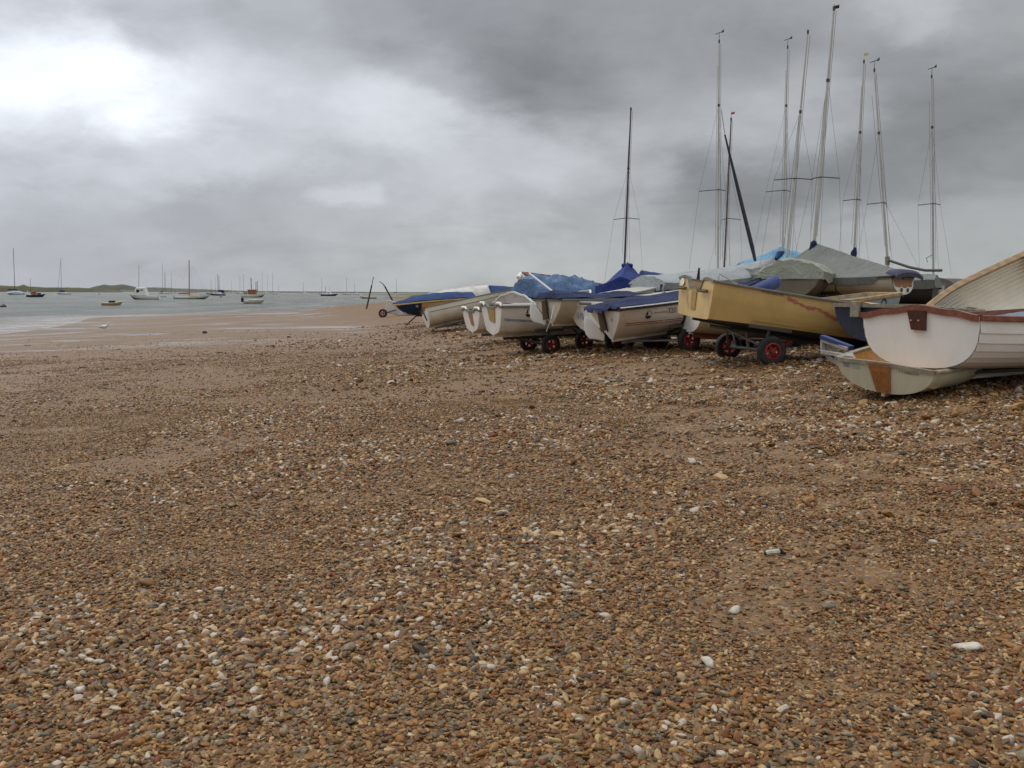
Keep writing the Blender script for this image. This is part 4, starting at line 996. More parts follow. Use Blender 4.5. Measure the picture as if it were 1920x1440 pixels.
# ------------------------------------------------------------------ masts and rigging
def mast(o, bx, by, tx, ty, d, r0=.03, r1=.02, mt='alloy', spread=None, stay=.72, sides=(-60, 60), foot=520, top=None, boom=None, sleeve=None, down=.9):
    r0 *= .64; r1 *= .66
    a = at(bx, by, d); t = at(tx, ty, d); L = (t-a).length
    a0 = a-(t-a).normalized()*down
    MB().tube([a0, a, a.lerp(t, .3), a.lerp(t, .66), t], [r0, r0, r0, r0*.85, r1], 10).build('mast', M[mt], o, True)
    hound = a.lerp(t, stay)
    st = MB()
    for i, dx in enumerate(sides):
        e = at(bx+dx, foot, d+(.25 if i else -.25))
        mids = [hound]
        if spread:
            f, l, rr = spread; sp_ = at(bx+(tx-bx)*f, by+(ty-by)*f, d)
            q = at(bx+(tx-bx)*f+(l if dx < 0 else rr), by+(ty-by)*f+(3 if dx < 0 else 2), d+.05); mids.append(q)
        mids.append(e); st.tube(mids, .0026, 4)
    st.tube([hound, at(bx+10, foot-4, d+.9)], .0026, 4)
    st.build('stay', M['wire'], o, True)
    hl = MB(); hl.tube([t+Vector((.045, 0, -.08)), a+Vector((.055, 0, .2))], .004, 4); hl.tube([t+Vector((-.03, 0, -.6)), a+Vector((-.07, 0, .3))], .0035, 4); hl.build('halyard', M['wire'], o, True)
    if spread:
        f, l, rr = spread; c = at(bx+(tx-bx)*f, by+(ty-by)*f, d)
        MB().tube([at(bx+(tx-bx)*f+l, by+(ty-by)*f+3, d+.05), c+Vector((0, -.04, 0)), at(bx+(tx-bx)*f+rr, by+(ty-by)*f+2, d+.05)], .011, 6).build('spreader', M['darkmetal'], o, True)
    ft = MB(); ft.tube([hound+Vector((0, 0, -.03)), hound+Vector((0, 0, .03))], r0*1.12, 8)
    ft.tube([t+Vector((0, 0, -.06)), t+Vector((0, 0, .02))], r1*1.4, 8); ft.build('mast_fitting', M['darkmetal'], o, True)
    if top == 'vane':
        v = MB(); p = t+Vector((0, 0, .18)); v.tube([t, p], .006, 5); v.tube([p+Vector((-.10, 0, -.03)), p+Vector((.07, 0, .03))], .009, 5)
        v.add([p+Vector((.05, 0, .0)), p+Vector((.11, 0, .02)), p+Vector((.11, 0, .09)), p+Vector((.06, .004, .05))], [(0, 1, 2, 3)]); v.add([p+Vector((.05, .006, .0)), p+Vector((.11, .006, .02)), p+Vector((.11, .006, .09)), p+Vector((.06, .01, .05))], [(3, 2, 1, 0)])
        v.build('wind_vane', M['darkmetal'], o, True)
    elif top in ('red', 'yel', 'bur'):
        k = {'red': 'red', 'yel': 'yel', 'bur': 'ebony'}[top]; v = MB(); p = t+Vector((0, 0, .14 if top != 'bur' else 0)); s_ = .10
        v.tube([t, p+Vector((0, 0, .06))], .006, 5)
        v.grid([[p+Vector((x*s_, .01*math.sin(x*5), z*s_*.8+.02*x)) for x in (0, .5, 1)] for z in (-.4, .4)], 0, True)
        fl_ = v.build('flag', M[k], o, True)
    return a, t

# --- R  royal blue tent
HR = Hull(4.0, 1.45, .55, tw=.9, prof='round')
R_ = boat('sailing_dinghy', 'sailing dinghy with a dark mast rising from a royal blue tent cover', HR, 1165, 545, 25.0, 12, 0, 0, 'offw', 'offw', trim='clean')
mast(R_, 1171, 497, 1183, 203, 26.6, .045, .028, 'mastdark', spread=(.30, -24, 24), sides=(-40, 36), foot=545, stay=.62)
cv = HR.cover(lambda u: .74*max(.15, 1-abs(u-.42)/.62)**.9, .26, 0, .85, 1.15, .03, 13); o = cv.build('boat_cover', M['troyal'], None); o.matrix_world = R_.matrix_world @ Matrix.Translation((0, 0, .08)); put_props(o, 'royal blue tent shaped cover pitched round the dark mast', 'boat cover', 'canvas boat covers')
MB().box(at(1176, 498, 26.5), (.32, .10, .12), bev=.03).build('collar', M['troyal'], o, False).matrix_parent_inverse = o.matrix_world.inverted()
trolley('trolley under the royal blue tented dinghy', HR, R_.matrix_world, .4, mt='darkmetal')
# --- S  grey-blue covered boat
HS = Hull(4.1, 1.5, .62, tw=.85, prof='round', rise=.16, dip=.03, rt=-.1)
S_ = boat('sailing_dinghy', 'navy hulled sailing dinghy under a long pale grey cover', HS, 1212, 533, 21.8, 61, 2.5, 0, 'navy', 'navy', 'brownhull', 4/22, trim='navy')
mast(S_, 1346, 503, 1348.5, 76, 23.4, .042, .022, 'alloy', spread=(.345, -36, 13), sides=(-54, 24), foot=505, stay=.72, top='vane')
MB().tube([at(1352, 205, 23.3), at(1359, 250, 23.3)], .012, 6).build('halyard', M['alloy'], S_, True)
MB().tube([at(1359, 252, 23.3), at(1385, 360, 23.5), at(1410, 462, 23.9), at(1418, 497, 24)], [.02, .045, .052, .03], 8).build('furled_sail', M['furl'], S_, True)
cv = HS.cover(lambda u: .17+.16*u, .20, 0, 1, .4, .035, 17); o = cv.build('boat_cover', M['tgrey2'], None); o.matrix_world = S_.matrix_world; put_props(o, 'long pale grey cover on the navy hulled dinghy', 'boat cover', 'canvas boat covers')
MB().tube([at(1308, 536, 21), at(1311, 502, 21)], [.05, .02], 7).build('tiller', M['ebony'], S_, True)
trolley('trolley under the navy hulled dinghy with grey cover', HS, S_.matrix_world, .4, mt='darkmetal')
# second small blue hump behind
Hs = Hull(3.6, 1.3, .5, prof='round')
s2 = boat('dinghy', 'dinghy with brown mast and pink pennant behind the pale grey cover', Hs, 1290, 540, 27.5, 80, 0, 0, 'offw', 'offw')
mast(s2, 1358, 502, 1371, 222, 28.0, .042, .028, 'alloyd', spread=(.33, -9, 26), sides=(-30, 34), foot=505, stay=.7, top='red')
trolley('trolley under the dinghy with the brown mast', Hs, s2.matrix_world, .4, mt='darkmetal')
Hs2 = Hull(3.6, 1.2, .5, prof='round')
s3 = boat('dinghy', 'dinghy with only the blue tip of its cover showing left of the long grey cover', Hs2, 1202, 529, 32, 82, 0, 0, 'offw', 'offw')
o = Hs2.cover(lambda u: .34*max(0, 1-u*1.3)+.03, .15, 0, 1, .6, .03, 19).build('boat_cover', M['tblue'], None); o.matrix_world = s3.matrix_world; put_props(o, 'blue cover tip peeking above the left end of the long grey cover', 'boat cover', 'tarpaulin boat covers')
trolley('trolley under the dinghy with the blue tipped cover', Hs2, s3.matrix_world, .4, mt='darkmetal')
# --- T  light blue tarp boat
HT = Hull(3.8, 1.4, .55, tw=.85, prof='round')
T_ = boat('sailing_dinghy', 'sailing dinghy under a light blue tarpaulin with a slender mast', HT, 1386, 519, 24.6, 62, 3, 0, 'navy', 'navy')
mast(T_, 1467, 478, 1477, 87, 25.2, .042, .022, 'alloy', spread=(.31, -34, 12), sides=(-60, 30), foot=500, stay=.72, top='vane')
cv = HT.cover(lambda u: .10+.62*max(0, 1-abs(u-.38)/.55)**.8, .22, 0, 1, 1., .05, 23); o = cv.build('boat_cover', M['tlight'], None); o.matrix_world = T_.matrix_world; put_props(o, 'light blue tarpaulin peaked against the slender mast', 'boat cover', 'tarpaulin boat covers')
MB().tube([at(1455, 486, 24), at(1462, 476, 24.1), at(1470, 472, 24.1)], [.05, .09, .03], 8).build('gathered_cloth', M['tblue'], o).matrix_parent_inverse = o.matrix_world.inverted()
trolley('trolley under the light blue covered dinghy', HT, T_.matrix_world, .4, mt='darkmetal')
# --- U
HU = Hull(3.8, 1.36, .55, tw=.78, prof='slack', rt=-.05, fore=.3)
U_ = boat('sailing_dinghy', 'brown hulled dinghy end on under a green grey canvas cover', HU, 1482, 511, 17.2, 22, 0, 0, 'brownhull', 'brownhull', trim='grey_wood')
mast(U_, 1474, 497, 1515, 58, 19.4, .04, .022, 'alloy', spread=(.37, -38, 34), sides=(-50, 44), foot=505, stay=.66)
cv = HU.cover(lambda u: .13+.14*math.sin(math.pi*min(1, u+.15)), .17, 0, 1, .5, .06, 29); o = cv.build('boat_cover', M['tgreen'], None); o.matrix_world = U_.matrix_world; put_props(o, 'green grey canvas cover on the brown hull seen end on', 'boat cover', 'canvas boat covers')
ob = empty('outboard_motor', at(1445, 545, 15.6), 'outboard motor under a violet blue cover by the yellow gunwale', 'outboard motor')
oc = MB(); oc.tube([at(1412, 541, 15.7), at(1425, 540, 15.7), at(1445, 533, 15.6), at(1458, 528, 15.6), at(1464, 529, 15.6)], [.03, .075, .11, .11, .03], 14); oc.build('motor_cover', M['tout'], ob, False).matrix_parent_inverse = ob.matrix_world.inverted()
MB().tube([at(1436, 540, 15.6), at(1446, 600, 15.6)], .03, 8).build('shaft', M['darkmetal'], ob, True)
trolley('trolley under the brown hulled dinghy', HU, U_.matrix_world, .4, mt='darkmetal')
# --- V  big grey tent
HV = Hull(3.4, 1.5, .36, tw=.50, prof='round', rt=-.04, rise=.08)
V_ = boat('sailing_dinghy', 'cream sailing dinghy with orange transom and two round ports under the big grey tent cover', HV, 1692, 521, 17.6, 322, 0, 0, 'cream', 'cream', 'brownhull', 3/22, trim='grey_wood', m_tr='ply')
mast(V_, 1526, 462, 1564, 14, 19.2, .052, .03, 'alloy', spread=(.29, -15, 37), sides=(-40, 52), foot=500, stay=.70, top='bur')
MB().tube([at(1522, 470, 19.1), at(1526, 456, 19.1), at(1528, 452, 19.1)], [.06, .07, .04], 8).build('mast_boot', M['tnavy'], V_, True)
tb = MB(); b_ = HV.fb(0); k = HV.keel(0); pts_o = []; pts_i = []
for i in range(33):
    y = -1+2*i/32; zb = k+(HV.H-k)*HV.edge_z(y); pts_o.append(Vector((HV.tx(zb)-.012, y*b_, zb))); pts_i.append(Vector((HV.tx(zb)-.012, y*b_*.86, max(zb, k)*.8+.13*(1-abs(y)**3))))
tb.grid([[a, q] for a, q in zip(pts_o, pts_i)], 0, False); tb.build('transom_border', M['clean'], V_)
for y in (.11, -.11):
    n = 20; pr = MB(); pr.grid([[Vector((-.016, y+r_*math.cos(2*math.pi*q/n), .13+r_*math.sin(2*math.pi*q/n))) for r_ in (.045, .065)] for q in range(n+1)], 0, False)
    pp = pr.build('port_ring', M['clean'], V_); MB().tube([(-.014, y, .13), (-.018, y, .13)], .046, 18).build('port', M['black'], V_)
MB().box((.03, 0, HV.H+.0), (.05, .08, .06), bev=.01).build('rudder_bracket', M['mahogd'], V_)
def vr(u): return .09+.62*(max(0, 1-(.56-u)/.56) if u < .56 else max(0, 1-(u-.56)/.30))
cv = HV.cover(vr, lambda u: .13 if u > .06 else .02, 0.01, 1, 1.0, .018, 31, over=.07, end_drop=True); o = cv.build('boat_cover', M['tgrey'], None); o.matrix_world = V_.matrix_world; put_props(o, 'large grey canvas tent cover sloping down from the thickest mast', 'boat cover', 'canvas boat covers')
ar = MB(); rows = []
for i in range(17):
    a = math.pi*i/16; y = .48*math.cos(a); zz = HV.H+.02+.10*math.sin(a); rows.append([Vector((-.10, y*1.02, zz-.10)), Vector((-.11, y, zz-.02)), Vector((-.06, y*.98, zz+.03)), Vector((.10, y, zz+.05))])
ar.grid(rows, 0, True); ar.build('cover_hem', M['them'], o)
lc = MB()
for u in (.28, .52, .75): lc.tube([HV.P(u, .95, 1, 0, .03), HV.P(u+.03, .6, 1, 0, .012), HV.P(u+.04, .3, 1, 0, .012)], .010, 6)
lc.build('lacing', M['ebony'], o)
trolley('trolley under the cream dinghy with orange transom', HV, V_.matrix_world, .4, mt='darkmetal')
# --- hidden boats carrying masts 7, and W
HW = Hull(3.8, 1.4, .5, prof='round')
w0 = boat('sailing_dinghy', 'dinghy behind the big grey tent with a mast flying a yellow flag', HW, 1640, 532, 22.5, 320, 0, 0, 'offw', 'offw')
mast(w0, 1601, 482, 1620, 114, 23.0, .042, .024, 'alloy', spread=(.295, -26, 8), sides=(-30, 30), foot=505, stay=.64, top='yel')
MB().tube([at(1600, 485, 22.9), at(1601, 474, 22.9), at(1604, 464, 22.9)], [.07, .08, .03], 8).build('sail_tie', M['tnavy'], w0, True)
trolley('trolley under the dinghy flying the yellow flag', HW, w0.matrix_world, .4, mt='darkmetal')
HW2 = Hull(4.2, 1.5, .55, tw=.8, prof='round')
w1 = boat('sailing_dinghy', 'black hulled dinghy with a backward leaning mast under a sagging grey cover', HW2, 1757, 527, 20.6, 300, 0, 0, 'black', 'black')
mast(w1, 1664, 487, 1639.5, 130, 21.9, .042, .022, 'alloy', spread=(.30, -31, 5), sides=(-60, 60), foot=505, stay=.67, top='vane')
MB().tube([at(1664, 497, 21.8), at(1664, 481, 21.8)], .06, 8).build('mast_boot', M['grey_wood'], w1, True)
cv = HW2.cover(lambda u: .12+.42*max(0, 1-abs(u-.56)/.5)**1.6, .20, 0, 1, 1., .05, 37); o = cv.build('boat_cover', M['tgrey'], None); o.matrix_world = w1.matrix_world; put_props(o, 'sagging grey cover falling from the leaning mast to the right', 'boat cover', 'canvas boat covers')
sp = MB(); sp.tube([at(1666, 488, 21.7), at(1705, 501, 21.2), at(1735, 507, 20.9), at(1766, 507, 20.6)], .03, 8); sp.build('boom', M['darkmetal'], w1, True)
trolley('trolley under the black hulled dinghy', HW2, w1.matrix_world, .4, mt='darkmetal')
w2 = boat('sailing_dinghy', 'dinghy with the rightmost upright mast behind the black hulled one', HW, 1768, 532, 23.5, 300, 0, 0, 'offw', 'offw')
mast(w2, 1750, 508, 1747, 142, 23.2, .042, .022, 'alloy', spread=(.345, -28, 14), sides=(-26, 34), foot=515, stay=.74, top='vane')
MB().tube([at(1748, 478, 23.1), at(1737, 484, 23.0), at(1739, 492, 23)], .008, 5).build('cleat_line', M['darkmetal'], w2, True)
trolley('trolley under the dinghy with the rightmost mast', HW, w2.matrix_world, .4, mt='darkmetal')
HX = Hull(5.5, 2.0, .9, prof='round', rise=.05)
x1 = boat('fishing_boat', 'dark red hull under a dull green cover at the far right', HX, 1762, 536, 31, 84, 0, 0, 'redhull', 'redhull', trim='redhull')
o = HX.cover(lambda u: .22, .2, 0, 1, .5, .03, 41).build('boat_cover', M['brick'], None); o.matrix_world = x1.matrix_world @ Matrix.Translation((0, 0, .0)); put_props(o, 'dull cover on the dark red hull', 'boat cover', 'canvas boat covers')
trolley('trolley under the dark red hull', HX, x1.matrix_world, .4, mt='darkmetal')

# blue padded white trolley between F and C
tp = at(1560, 650, 11.0); o = empty('launching_trolley', (tp.x, tp.y, gz(tp.x, tp.y)), 'white steel trolley with a blue pad beside the small tender', 'boat trolley', 'launching trolleys under the boats')
fr = MB()
q = lambda x, y, d=11.0: at(x, y, d)
fr.bar(q(1541, 637), q(1592, 655, 10.7), .06, .05); fr.bar(q(1541, 660), q(1585, 667, 10.7), .05, .05); fr.bar(q(1543, 637), q(1543, 662), .05, .05); fr.bar(q(1551, 640), q(1552, 670), .04, .04)
fr.bar(q(1558, 645), q(1570, 662), .03, .05); fr.bar(q(1552, 670), q(1600, 700, 10.6), .04, .04); fr.build('frame', M['white_metal'], o, True)
MB().bar(q(1541, 631), q(1597, 652, 10.7), .09, .045).build('pad', M['bluepad'], o, True)

# ------------------------------------------------------------------ posts, bird, odd stones
p = at(686.5, 587, 60); pz = gz(p.x, p.y)
o = empty('mooring_post', p, 'straight dark post leaning slightly right in the wet sand', 'post')
MB().tube([at(685, 589, 60), at(697, 535, 60)], [.055, .045], 8).build('post', M['wood_post'], o, True)
MB().tube([at(697, 535, 60), at(700.5, 519, 60)], .025, 6).build('rod', M['wood_post'], o, True)
o = empty('mooring_post', at(742, 575, 50), 'crooked dark post with a bent tip leaning left by the blue tarpaulin', 'post')
MB().tube([at(745, 580, 50), at(722, 538, 50)], [.05, .04], 8).build('post', M['wood_post'], o, True)
MB().tube([at(722, 538, 50), at(718, 532, 50), at(711, 527.5, 50)], [.05, .03, .02], 6).build('rod', M['grey_wood'], o, True)
bp_ = on_plane(196, 626, WATER_Z+.12); bz = gz(bp_.x, bp_.y)
gu = empty('gull', Matrix.Translation((bp_.x, bp_.y, bz)) @ Matrix.Scale(1.0, 4), 'white gull standing in a shallow pool near the water', 'bird')
gb = MB(); gb.tube([(-.24, 0, .17), (-.16, 0, .18), (-.04, 0, .19), (.07, 0, .21), (.13, 0, .26), (.155, 0, .32), (.19, 0, .345), (.225, 0, .335)], [.01, .035, .07, .07, .045, .03, .036, .015], 12)
gb.tube([(0, .03, .14), (0, .03, 0)], .008, 5); gb.tube([(0, -.03, .14), (0, -.03, 0)], .008, 5); gb.build('body', M['feather'], gu)
wg = MB()
for sg in (1, -1): wg.tube([(.06, .06*sg, .22), (-.08, .07*sg, .21), (-.28, .02*sg, .17)], [.02, .04, .006], 8)
wg.build('wing', M['offw'], gu); MB().tube([(.22, 0, .335), (.265, 0, .325)], [.01, .003], 6).build('beak', M['yel'], gu)
def rock(label, px, py, size, mt, z=None, seed=0, name='stone', flat=.5):
    import bmesh
    g_ = on_plane(px, py, 0)
    for _ in range(6): g_ = on_plane(px, py, gz(g_.x, g_.y))
    bm = bmesh.new(); bmesh.ops.create_icosphere(bm, subdivisions=3, radius=.5)
    for v in bm.verts:
        v.co *= 1+.5*noise.noise(v.co*1.8+Vector((seed*3.1, 0, 0)))+.12*noise.noise(v.co*6); v.co = Vector((v.co.x*size, v.co.y*size*.6, v.co.z*size*flat))
    me = bpy.data.meshes.new(name); bm.to_mesh(me); bm.free(); me.materials.append(M[mt]); me.polygons.foreach_set('use_smooth', [True]*len(me.polygons))
    o = bpy.data.objects.new(name, me); col.objects.link(o); o.location = (g_.x, g_.y, gz(g_.x, g_.y)+size*flat*.25); o.rotation_euler = (0, .1, seed)
    return put_props(o, label, 'stone')
rock('brown lump alone on the wet sand', 384, 625, .17, 'brick', seed=1, flat=.8)
rock('large cream flint near the lower left', 152, 1296, .055, 'bone', seed=2)
rock('large cream flint near the lower right corner, biggest of the pale stones', 1815, 1218, .10, 'bone', seed=3, flat=.3)
rock('white flint right of centre, below the pale broken stick', 1377, 1148, .062, 'bone', seed=4)
rock('blue grey and white flint in the lower right part of the beach', 1328, 1246, .066, 'bone', seed=5)
rock('pale flint beside a grey slate left of centre', 410, 1108, .05, 'bone', seed=6)
rock('brownish flat stone far right of the beach below the broken stick', 1552, 1140, .085, 'brownhull', seed=7, flat=.35)
# charred stick
g_ = on_plane(1450, 1042, 0)
for _ in range(6): g_ = on_plane(1450, 1042, gz(g_.x, g_.y))
st = empty('driftwood', (g_.x, g_.y, gz(g_.x, g_.y)), 'short pale broken stick with black charred ends lying on the pebbles', 'driftwood')
MB().tube([(-.038, 0, .012), (-.03, .002, .014), (-.01, .004, .018), (.012, -.001, .019), (.03, 0, .023)], [.009, .013, .0125, .0155, .014], 7).build('stick', M['bone'], st)
MB().tube([(.03, 0, .023), (.04, .002, .021), (.050, .003, .014), (.064, .005, .012)], [.0155, .014, .008, .006], 7).build('charred_end', M['ebony'], st)
MB().tube([(-.038, 0, .012), (-.046, 0, .011)], [.0105, .008], 7).build('charred_tip', M['ebony'], st)

def weed():
    r_ = random.Random(9); mb = MB()
    for _ in range(170):
        if r_.random() < .5: px, py = r_.uniform(0, 1100), r_.uniform(640, 800)
        else: px, py = r_.uniform(1000, 1900), r_.uniform(655, 860)
        g0 = on_plane(px, py, .1)
        for _ in range(4): g0 = on_plane(px, py, gz(g0.x, g0.y))
        if g0.y > 45: continue
        sz = r_.uniform(.015, .05)*(1 if g0.y < 14 else 1.4); a = r_.uniform(-.5, .5)
        for k in range(4):
            b_ = a+r_.uniform(-.9, .9); o = Vector((g0.x+r_.uniform(-sz, sz), g0.y+r_.uniform(-sz, sz)*.6, 0)); e = o+Vector((math.cos(b_), math.sin(b_), 0))*sz*r_.uniform(.8, 2)
            o.z = gz(o.x, o.y)+.008; e.z = gz(e.x, e.y)+.010; m_ = o.lerp(e, .5)+Vector((0, 0, sz*.25)); mb.tube([o, m_, e], [sz*.08, sz*.16, sz*.05], 4)
    o = mb.build('seaweed', mat('dried seaweed', (.05, .035, .018), .8, (.10, .085, .03), 14)); put_props(o, 'dark scraps of dried seaweed scattered over the shingle and wet sand', 'seaweed', kind='stuff')
weed()
# ------------------------------------------------------------------ far shore
def strip(name, pts, d, base_y, thick, mt, seed=0):
    """low land seen across the water: crest points (px, py) at distance d, with real depth"""
    mb = MB(); rows = []; n = 90
    xs = [p[0] for p in pts]; x0, x1 = xs[0], xs[-1]
    for i in range(n+1):
        x = x0+(x1-x0)*i/n; yv = np.interp(x, xs, [p[1] for p in pts]) + .7*noise.noise(Vector((x*.09, seed, 0)))+.35*noise.noise(Vector((x*.4, seed, 4)))
        c = at(x, yv, d); f = at(x, 550, d*.985); bk = at(x, 550, d*(1+thick))
        f.z = bk.z = WATER_Z-.5; c.z = max(c.z, WATER_Z+.2)
        m1_ = f.lerp(c, .6); m1_.z = WATER_Z+(c.z-WATER_Z)*.8
        c2 = c.copy(); c2 += (bk-f)*.4; rows.append([f, m1_, c, c2, bk])
    mb.grid(rows, 0, True, True); o = mb.build(name, mt); o['kind'] = 'structure'; return o
def land(name, c, c2, sc_):
    m, T, b = principled(name); g_ = T.new('ShaderNodeNewGeometry'); n_ = T.noise(T.vm('MULTIPLY', g_.outputs['Position'], (1, .3, 4)), sc_, 5, .65)
    T.put(b.inputs['Base Color'], T.mix(T.maprange(n_.outputs['Fac'], .35, .65), c, c2)); b.inputs['Roughness'].default_value = .95; return m
mmarsh = land('marsh grass', (.055, .06, .03), (.105, .095, .05), .03); mhill = land('wooded hill', (.075, .085, .062), (.12, .12, .085), .01); mspit = land('saltmarsh', (.13, .115, .05), (.20, .16, .085), .05)
strip('hills', [(165, 541), (178, 537), (195, 533.5), (215, 535), (228, 532.5), (245, 536), (262, 540), (290, 538.5), (330, 540.5), (400, 543), (470, 546)], 2600, 550, .3, mhill, 1)
strip('far_shore', [(-700, 536), (-60, 536), (0, 535), (40, 537), (44, 533.5), (52, 537), (90, 539), (140, 539), (180, 541), (215, 544), (230, 546)], 1150, 550, .3, mmarsh, 2)
strip('far_land', [(225, 543), (330, 543.5), (460, 545), (520, 546), (700, 547.5), (900, 548), (1500, 550), (2600, 556)], 2000, 550, .4, mhill, 3)
strip('marsh_spit', [(722, 559.0), (732, 557), (760, 556.5), (830, 556.0), (1100, 557), (1600, 558)], 300, 550, .2, mspit, 4)
strip('marsh_spit', [(684, 553.5), (700, 552.5), (760, 551.5), (1500, 553)], 620, 550, .2, mspit, 5)

# ------------------------------------------------------------------ moored boats
def moored(name, label, px, wl, length, h, masts=(), hull='clean', bot=None, cabin=None, boom=None, extra=None, cat='yacht', beam=None, hh=.9, mt='darkmetal', group='boats at their moorings'):
    p = on_plane(px, wl, WATER_Z); d = p.y; bm_ = beam or length*.32
    H0 = Hull(length, bm_, hh, tw=.75, prof='round', rt=-.05*length, rs=.12*length, rise=hh*.30, dip=hh*.12, fore=.5)
    rot = Matrix.Rotation(math.pi/2-R(h), 4, 'Z'); base = p - rot.to_3x3() @ Vector((length/2, 0, hh*.25))
    o = empty(name, Matrix.Translation(base) @ rot, label, cat, group)
    H0.shell(0, 14, 12/22 if bot else None, .05).build('hull', [M[hull], M['offw'], M[bot or hull]], o)
    H0.transom()[0].build('transom', [M[hull]]*3, o)
    dk = MB(); dk.grid([[Vector((H0.P(u/12, 1).x, H0.fb(u/12)*v*.98, H0.sheer(u/12)-.02+.06*(1-v*v))) for v in (-1, -.5, 0, .5, 1)] for u in range(13)], 0, True, True); dk.build('deck', M['offw'], o)
    for (mx_, my, tx_, ty_, r_) in masts:
        a = at(mx_, my, d); t = at(tx_, ty_, d); a0 = a-Vector((0, 0, .6))
        MB().tube([a0, t], [r_, r_*.7], 6).build('mast', M[mt], o, True)
        if (t-a).length > 4 and d < 420 and not cabin:
            s_ = MB()
            for u, sg in ((.5, 1), (.5, -1), (.98, 1), (.02, 1)): s_.tube([t.lerp(a, .04), o.matrix_world @ H0.P(u, 1, sg)], .010, 3)
            s_.build('stay', M['wire'], o, True)
    if cabin:
        (x0, x1, w_, ch, cm) = cabin; cb = MB(); z0 = H0.H+hh*.02
        a, b_ = length*x0, length*x1; W_ = bm_*w_/2; rows = []
        prof = [(a, 0, 1), (a+.05*length, ch, .86), (b_-.08*length, ch*.95, .80), (b_, 0, .9)]
        for x, z, k in prof: rows.append([Vector((x, y*W_*k, z0+z+(.06*ch if abs(y) < .9 and z > 0 else 0))) for y in (-1, -.4, .4, 1)])
        cb.grid(rows, 0, False, True)
        for sg, j in ((-1, 0), (1, 3)):
            cb.add([rows[0][j], rows[1][j], rows[2][j], rows[3][j]], [(0, 1, 2, 3)])
        cb.build('cabin', M[cm], o)
        wn = MB()
        for sg in (-1, 1):
            for k in range(2):
                xx = a+(b_-a)*(.30+.32*k); wn.box((xx, sg*(W_*.86+.005), z0+ch*.55), ((b_-a)*.24, .05, ch*.42), bev=.01)
        wn.build('window', M['window'], o)
    if boom:
        (u0, u1, z, r_, cm) = boom; MB().tube([(length*u0, 0, H0.H+z), (length*(u0+u1)/2, 0, H0.H+z*1.05), (length*u1, 0, H0.H+z*1.1)], [r_*.7, r_, r_*.8], 8).build('sail_bundle', M[cm], o)
    if extra: extra(o, H0)
    return o
def awning(o, H0):
    mb = MB(); rows = []
    for i in range(9):
        u = i/8; rows.append([Vector((H0.L*(.05+.9*u), H0.B*.5*math.cos(math.pi*k/8), H0.H+1.1*math.sin(math.pi*k/8)*(.35+.65*math.sin(math.pi*u)))) for k in range(9)])
    mb.grid(rows, 0, True); mb.build('awning', M['bluegrey'], o)
moored('yacht', 'white yacht with a pale blue awning and tall dark mast, farthest left', 29, 553, 7.0, 250, [(27.5, 545, 25, 465, .11)], boom=(.35, .9, 1.4, .28, 'tnavy'), extra=awning)
def clutter(o, H0):
    MB().box((2.0, 0, H0.H+.55), (1.2, 1.2, 1.1), bev=.1).build('wheelhouse', M['orangew'], o); MB().box((3.3, .2, H0.H+.25), (.9, .8, .5), bev=.1).build('crate', M['ebony'], o)
    MB().tube([(.3, 0, H0.H), (.3, 0, H0.H+1.2)], .1, 6).build('stanchion', M['clean'], o)
moored('workboat', 'small black workboat with a low brown wheelhouse beside the blue awned yacht', 68, 557, 5.2, 80, [(57, 548, 57, 522, .05)], hull='navy', cat='workboat', extra=clutter)
moored('yacht', 'white yacht with blue spray hood and a slanting spar', 120, 552, 7.5, 262, [(115, 546, 114, 483, .09), (108, 545, 113.5, 490, .06)], boom=(.4, .8, .9, .5, 'tblue'), cabin=(.35, .7, .6, .5, 'clean'))
def dinghy_in(o, H0): MB().box((1.3, -.1, H0.H+.08), (.8, .5, .35), bev=.08).build('bag', M['ebony'], o)
moored('inflatable_dinghy', 'yellow dinghy floating closest to the shore', 211, 572.5, 2.7, 75, hull='yellow', cat='dinghy', beam=1.3, hh=.5, extra=dinghy_in)
moored('motor_cruiser', 'white motor cruiser with a black lower hull and glazed cabin', 271, 561.5, 7.0, 268, [(260, 545, 260.5, 497, .05)], hull='clean', bot='black', cabin=(.40, .82, .85, 1.7, 'clean'), cat='motor boat', hh=1.2)
moored('tender', 'tiny tender floating beside the motor cruiser', 302, 557, 3.5, 268, hull='offw', cat='tender', hh=.45)
moored('yacht', 'far yacht with one mast just right of the motor cruiser', 303, 551, 6, 200, [(305, 546, 304.5, 493, .09)], boom=(.3, .6, .8, .4, 'tnavy'))
moored('yacht', 'far yacht with a pair of close masts', 310, 550.5, 7, 240, [(308.5, 545, 308, 508, .1), (311, 545, 310, 512, .1)])
moored('yacht', 'far low yacht with a short faint mast near the hills', 323, 549.7, 7, 265, [(321.5, 546, 321, 513, .12)], cabin=(.3, .7, .6, .5, 'clean'))
def gaff(o, H0): MB().box((4.6, 0, H0.H+.35), (1.6, 1.2, .7), bev=.1).build('coachroof', M['cream'], o)
moored('gaff_yacht', 'black and white gaff yacht with a tan mast and orange sail cover', 361, 561, 8.6, 86, [(354.8, 550, 354.5, 487, .13)], hull='clean', bot='black', boom=(.12, .62, .7, .22, 'orangew'), mt='tan', extra=gaff)
moored('sailing_dinghy', 'low white open boat moored behind the gaff yacht', 388, 553.5, 6.5, 88, hull='clean', cat='dinghy', hh=.5)
moored('yacht', 'dark yacht with a thin bent mast left of the two masted one', 396, 551.5, 6.5, 88, [(396, 548, 395.5, 524, .1)], hull='navy')
moored('yacht', 'dark hulled two masted yacht with white cabin', 408, 554, 7.5, 262, [(409, 546, 408, 514, .12), (411, 546, 410.5, 517, .11)], hull='navy', cabin=(.25, .8, .7, .8, 'clean'))
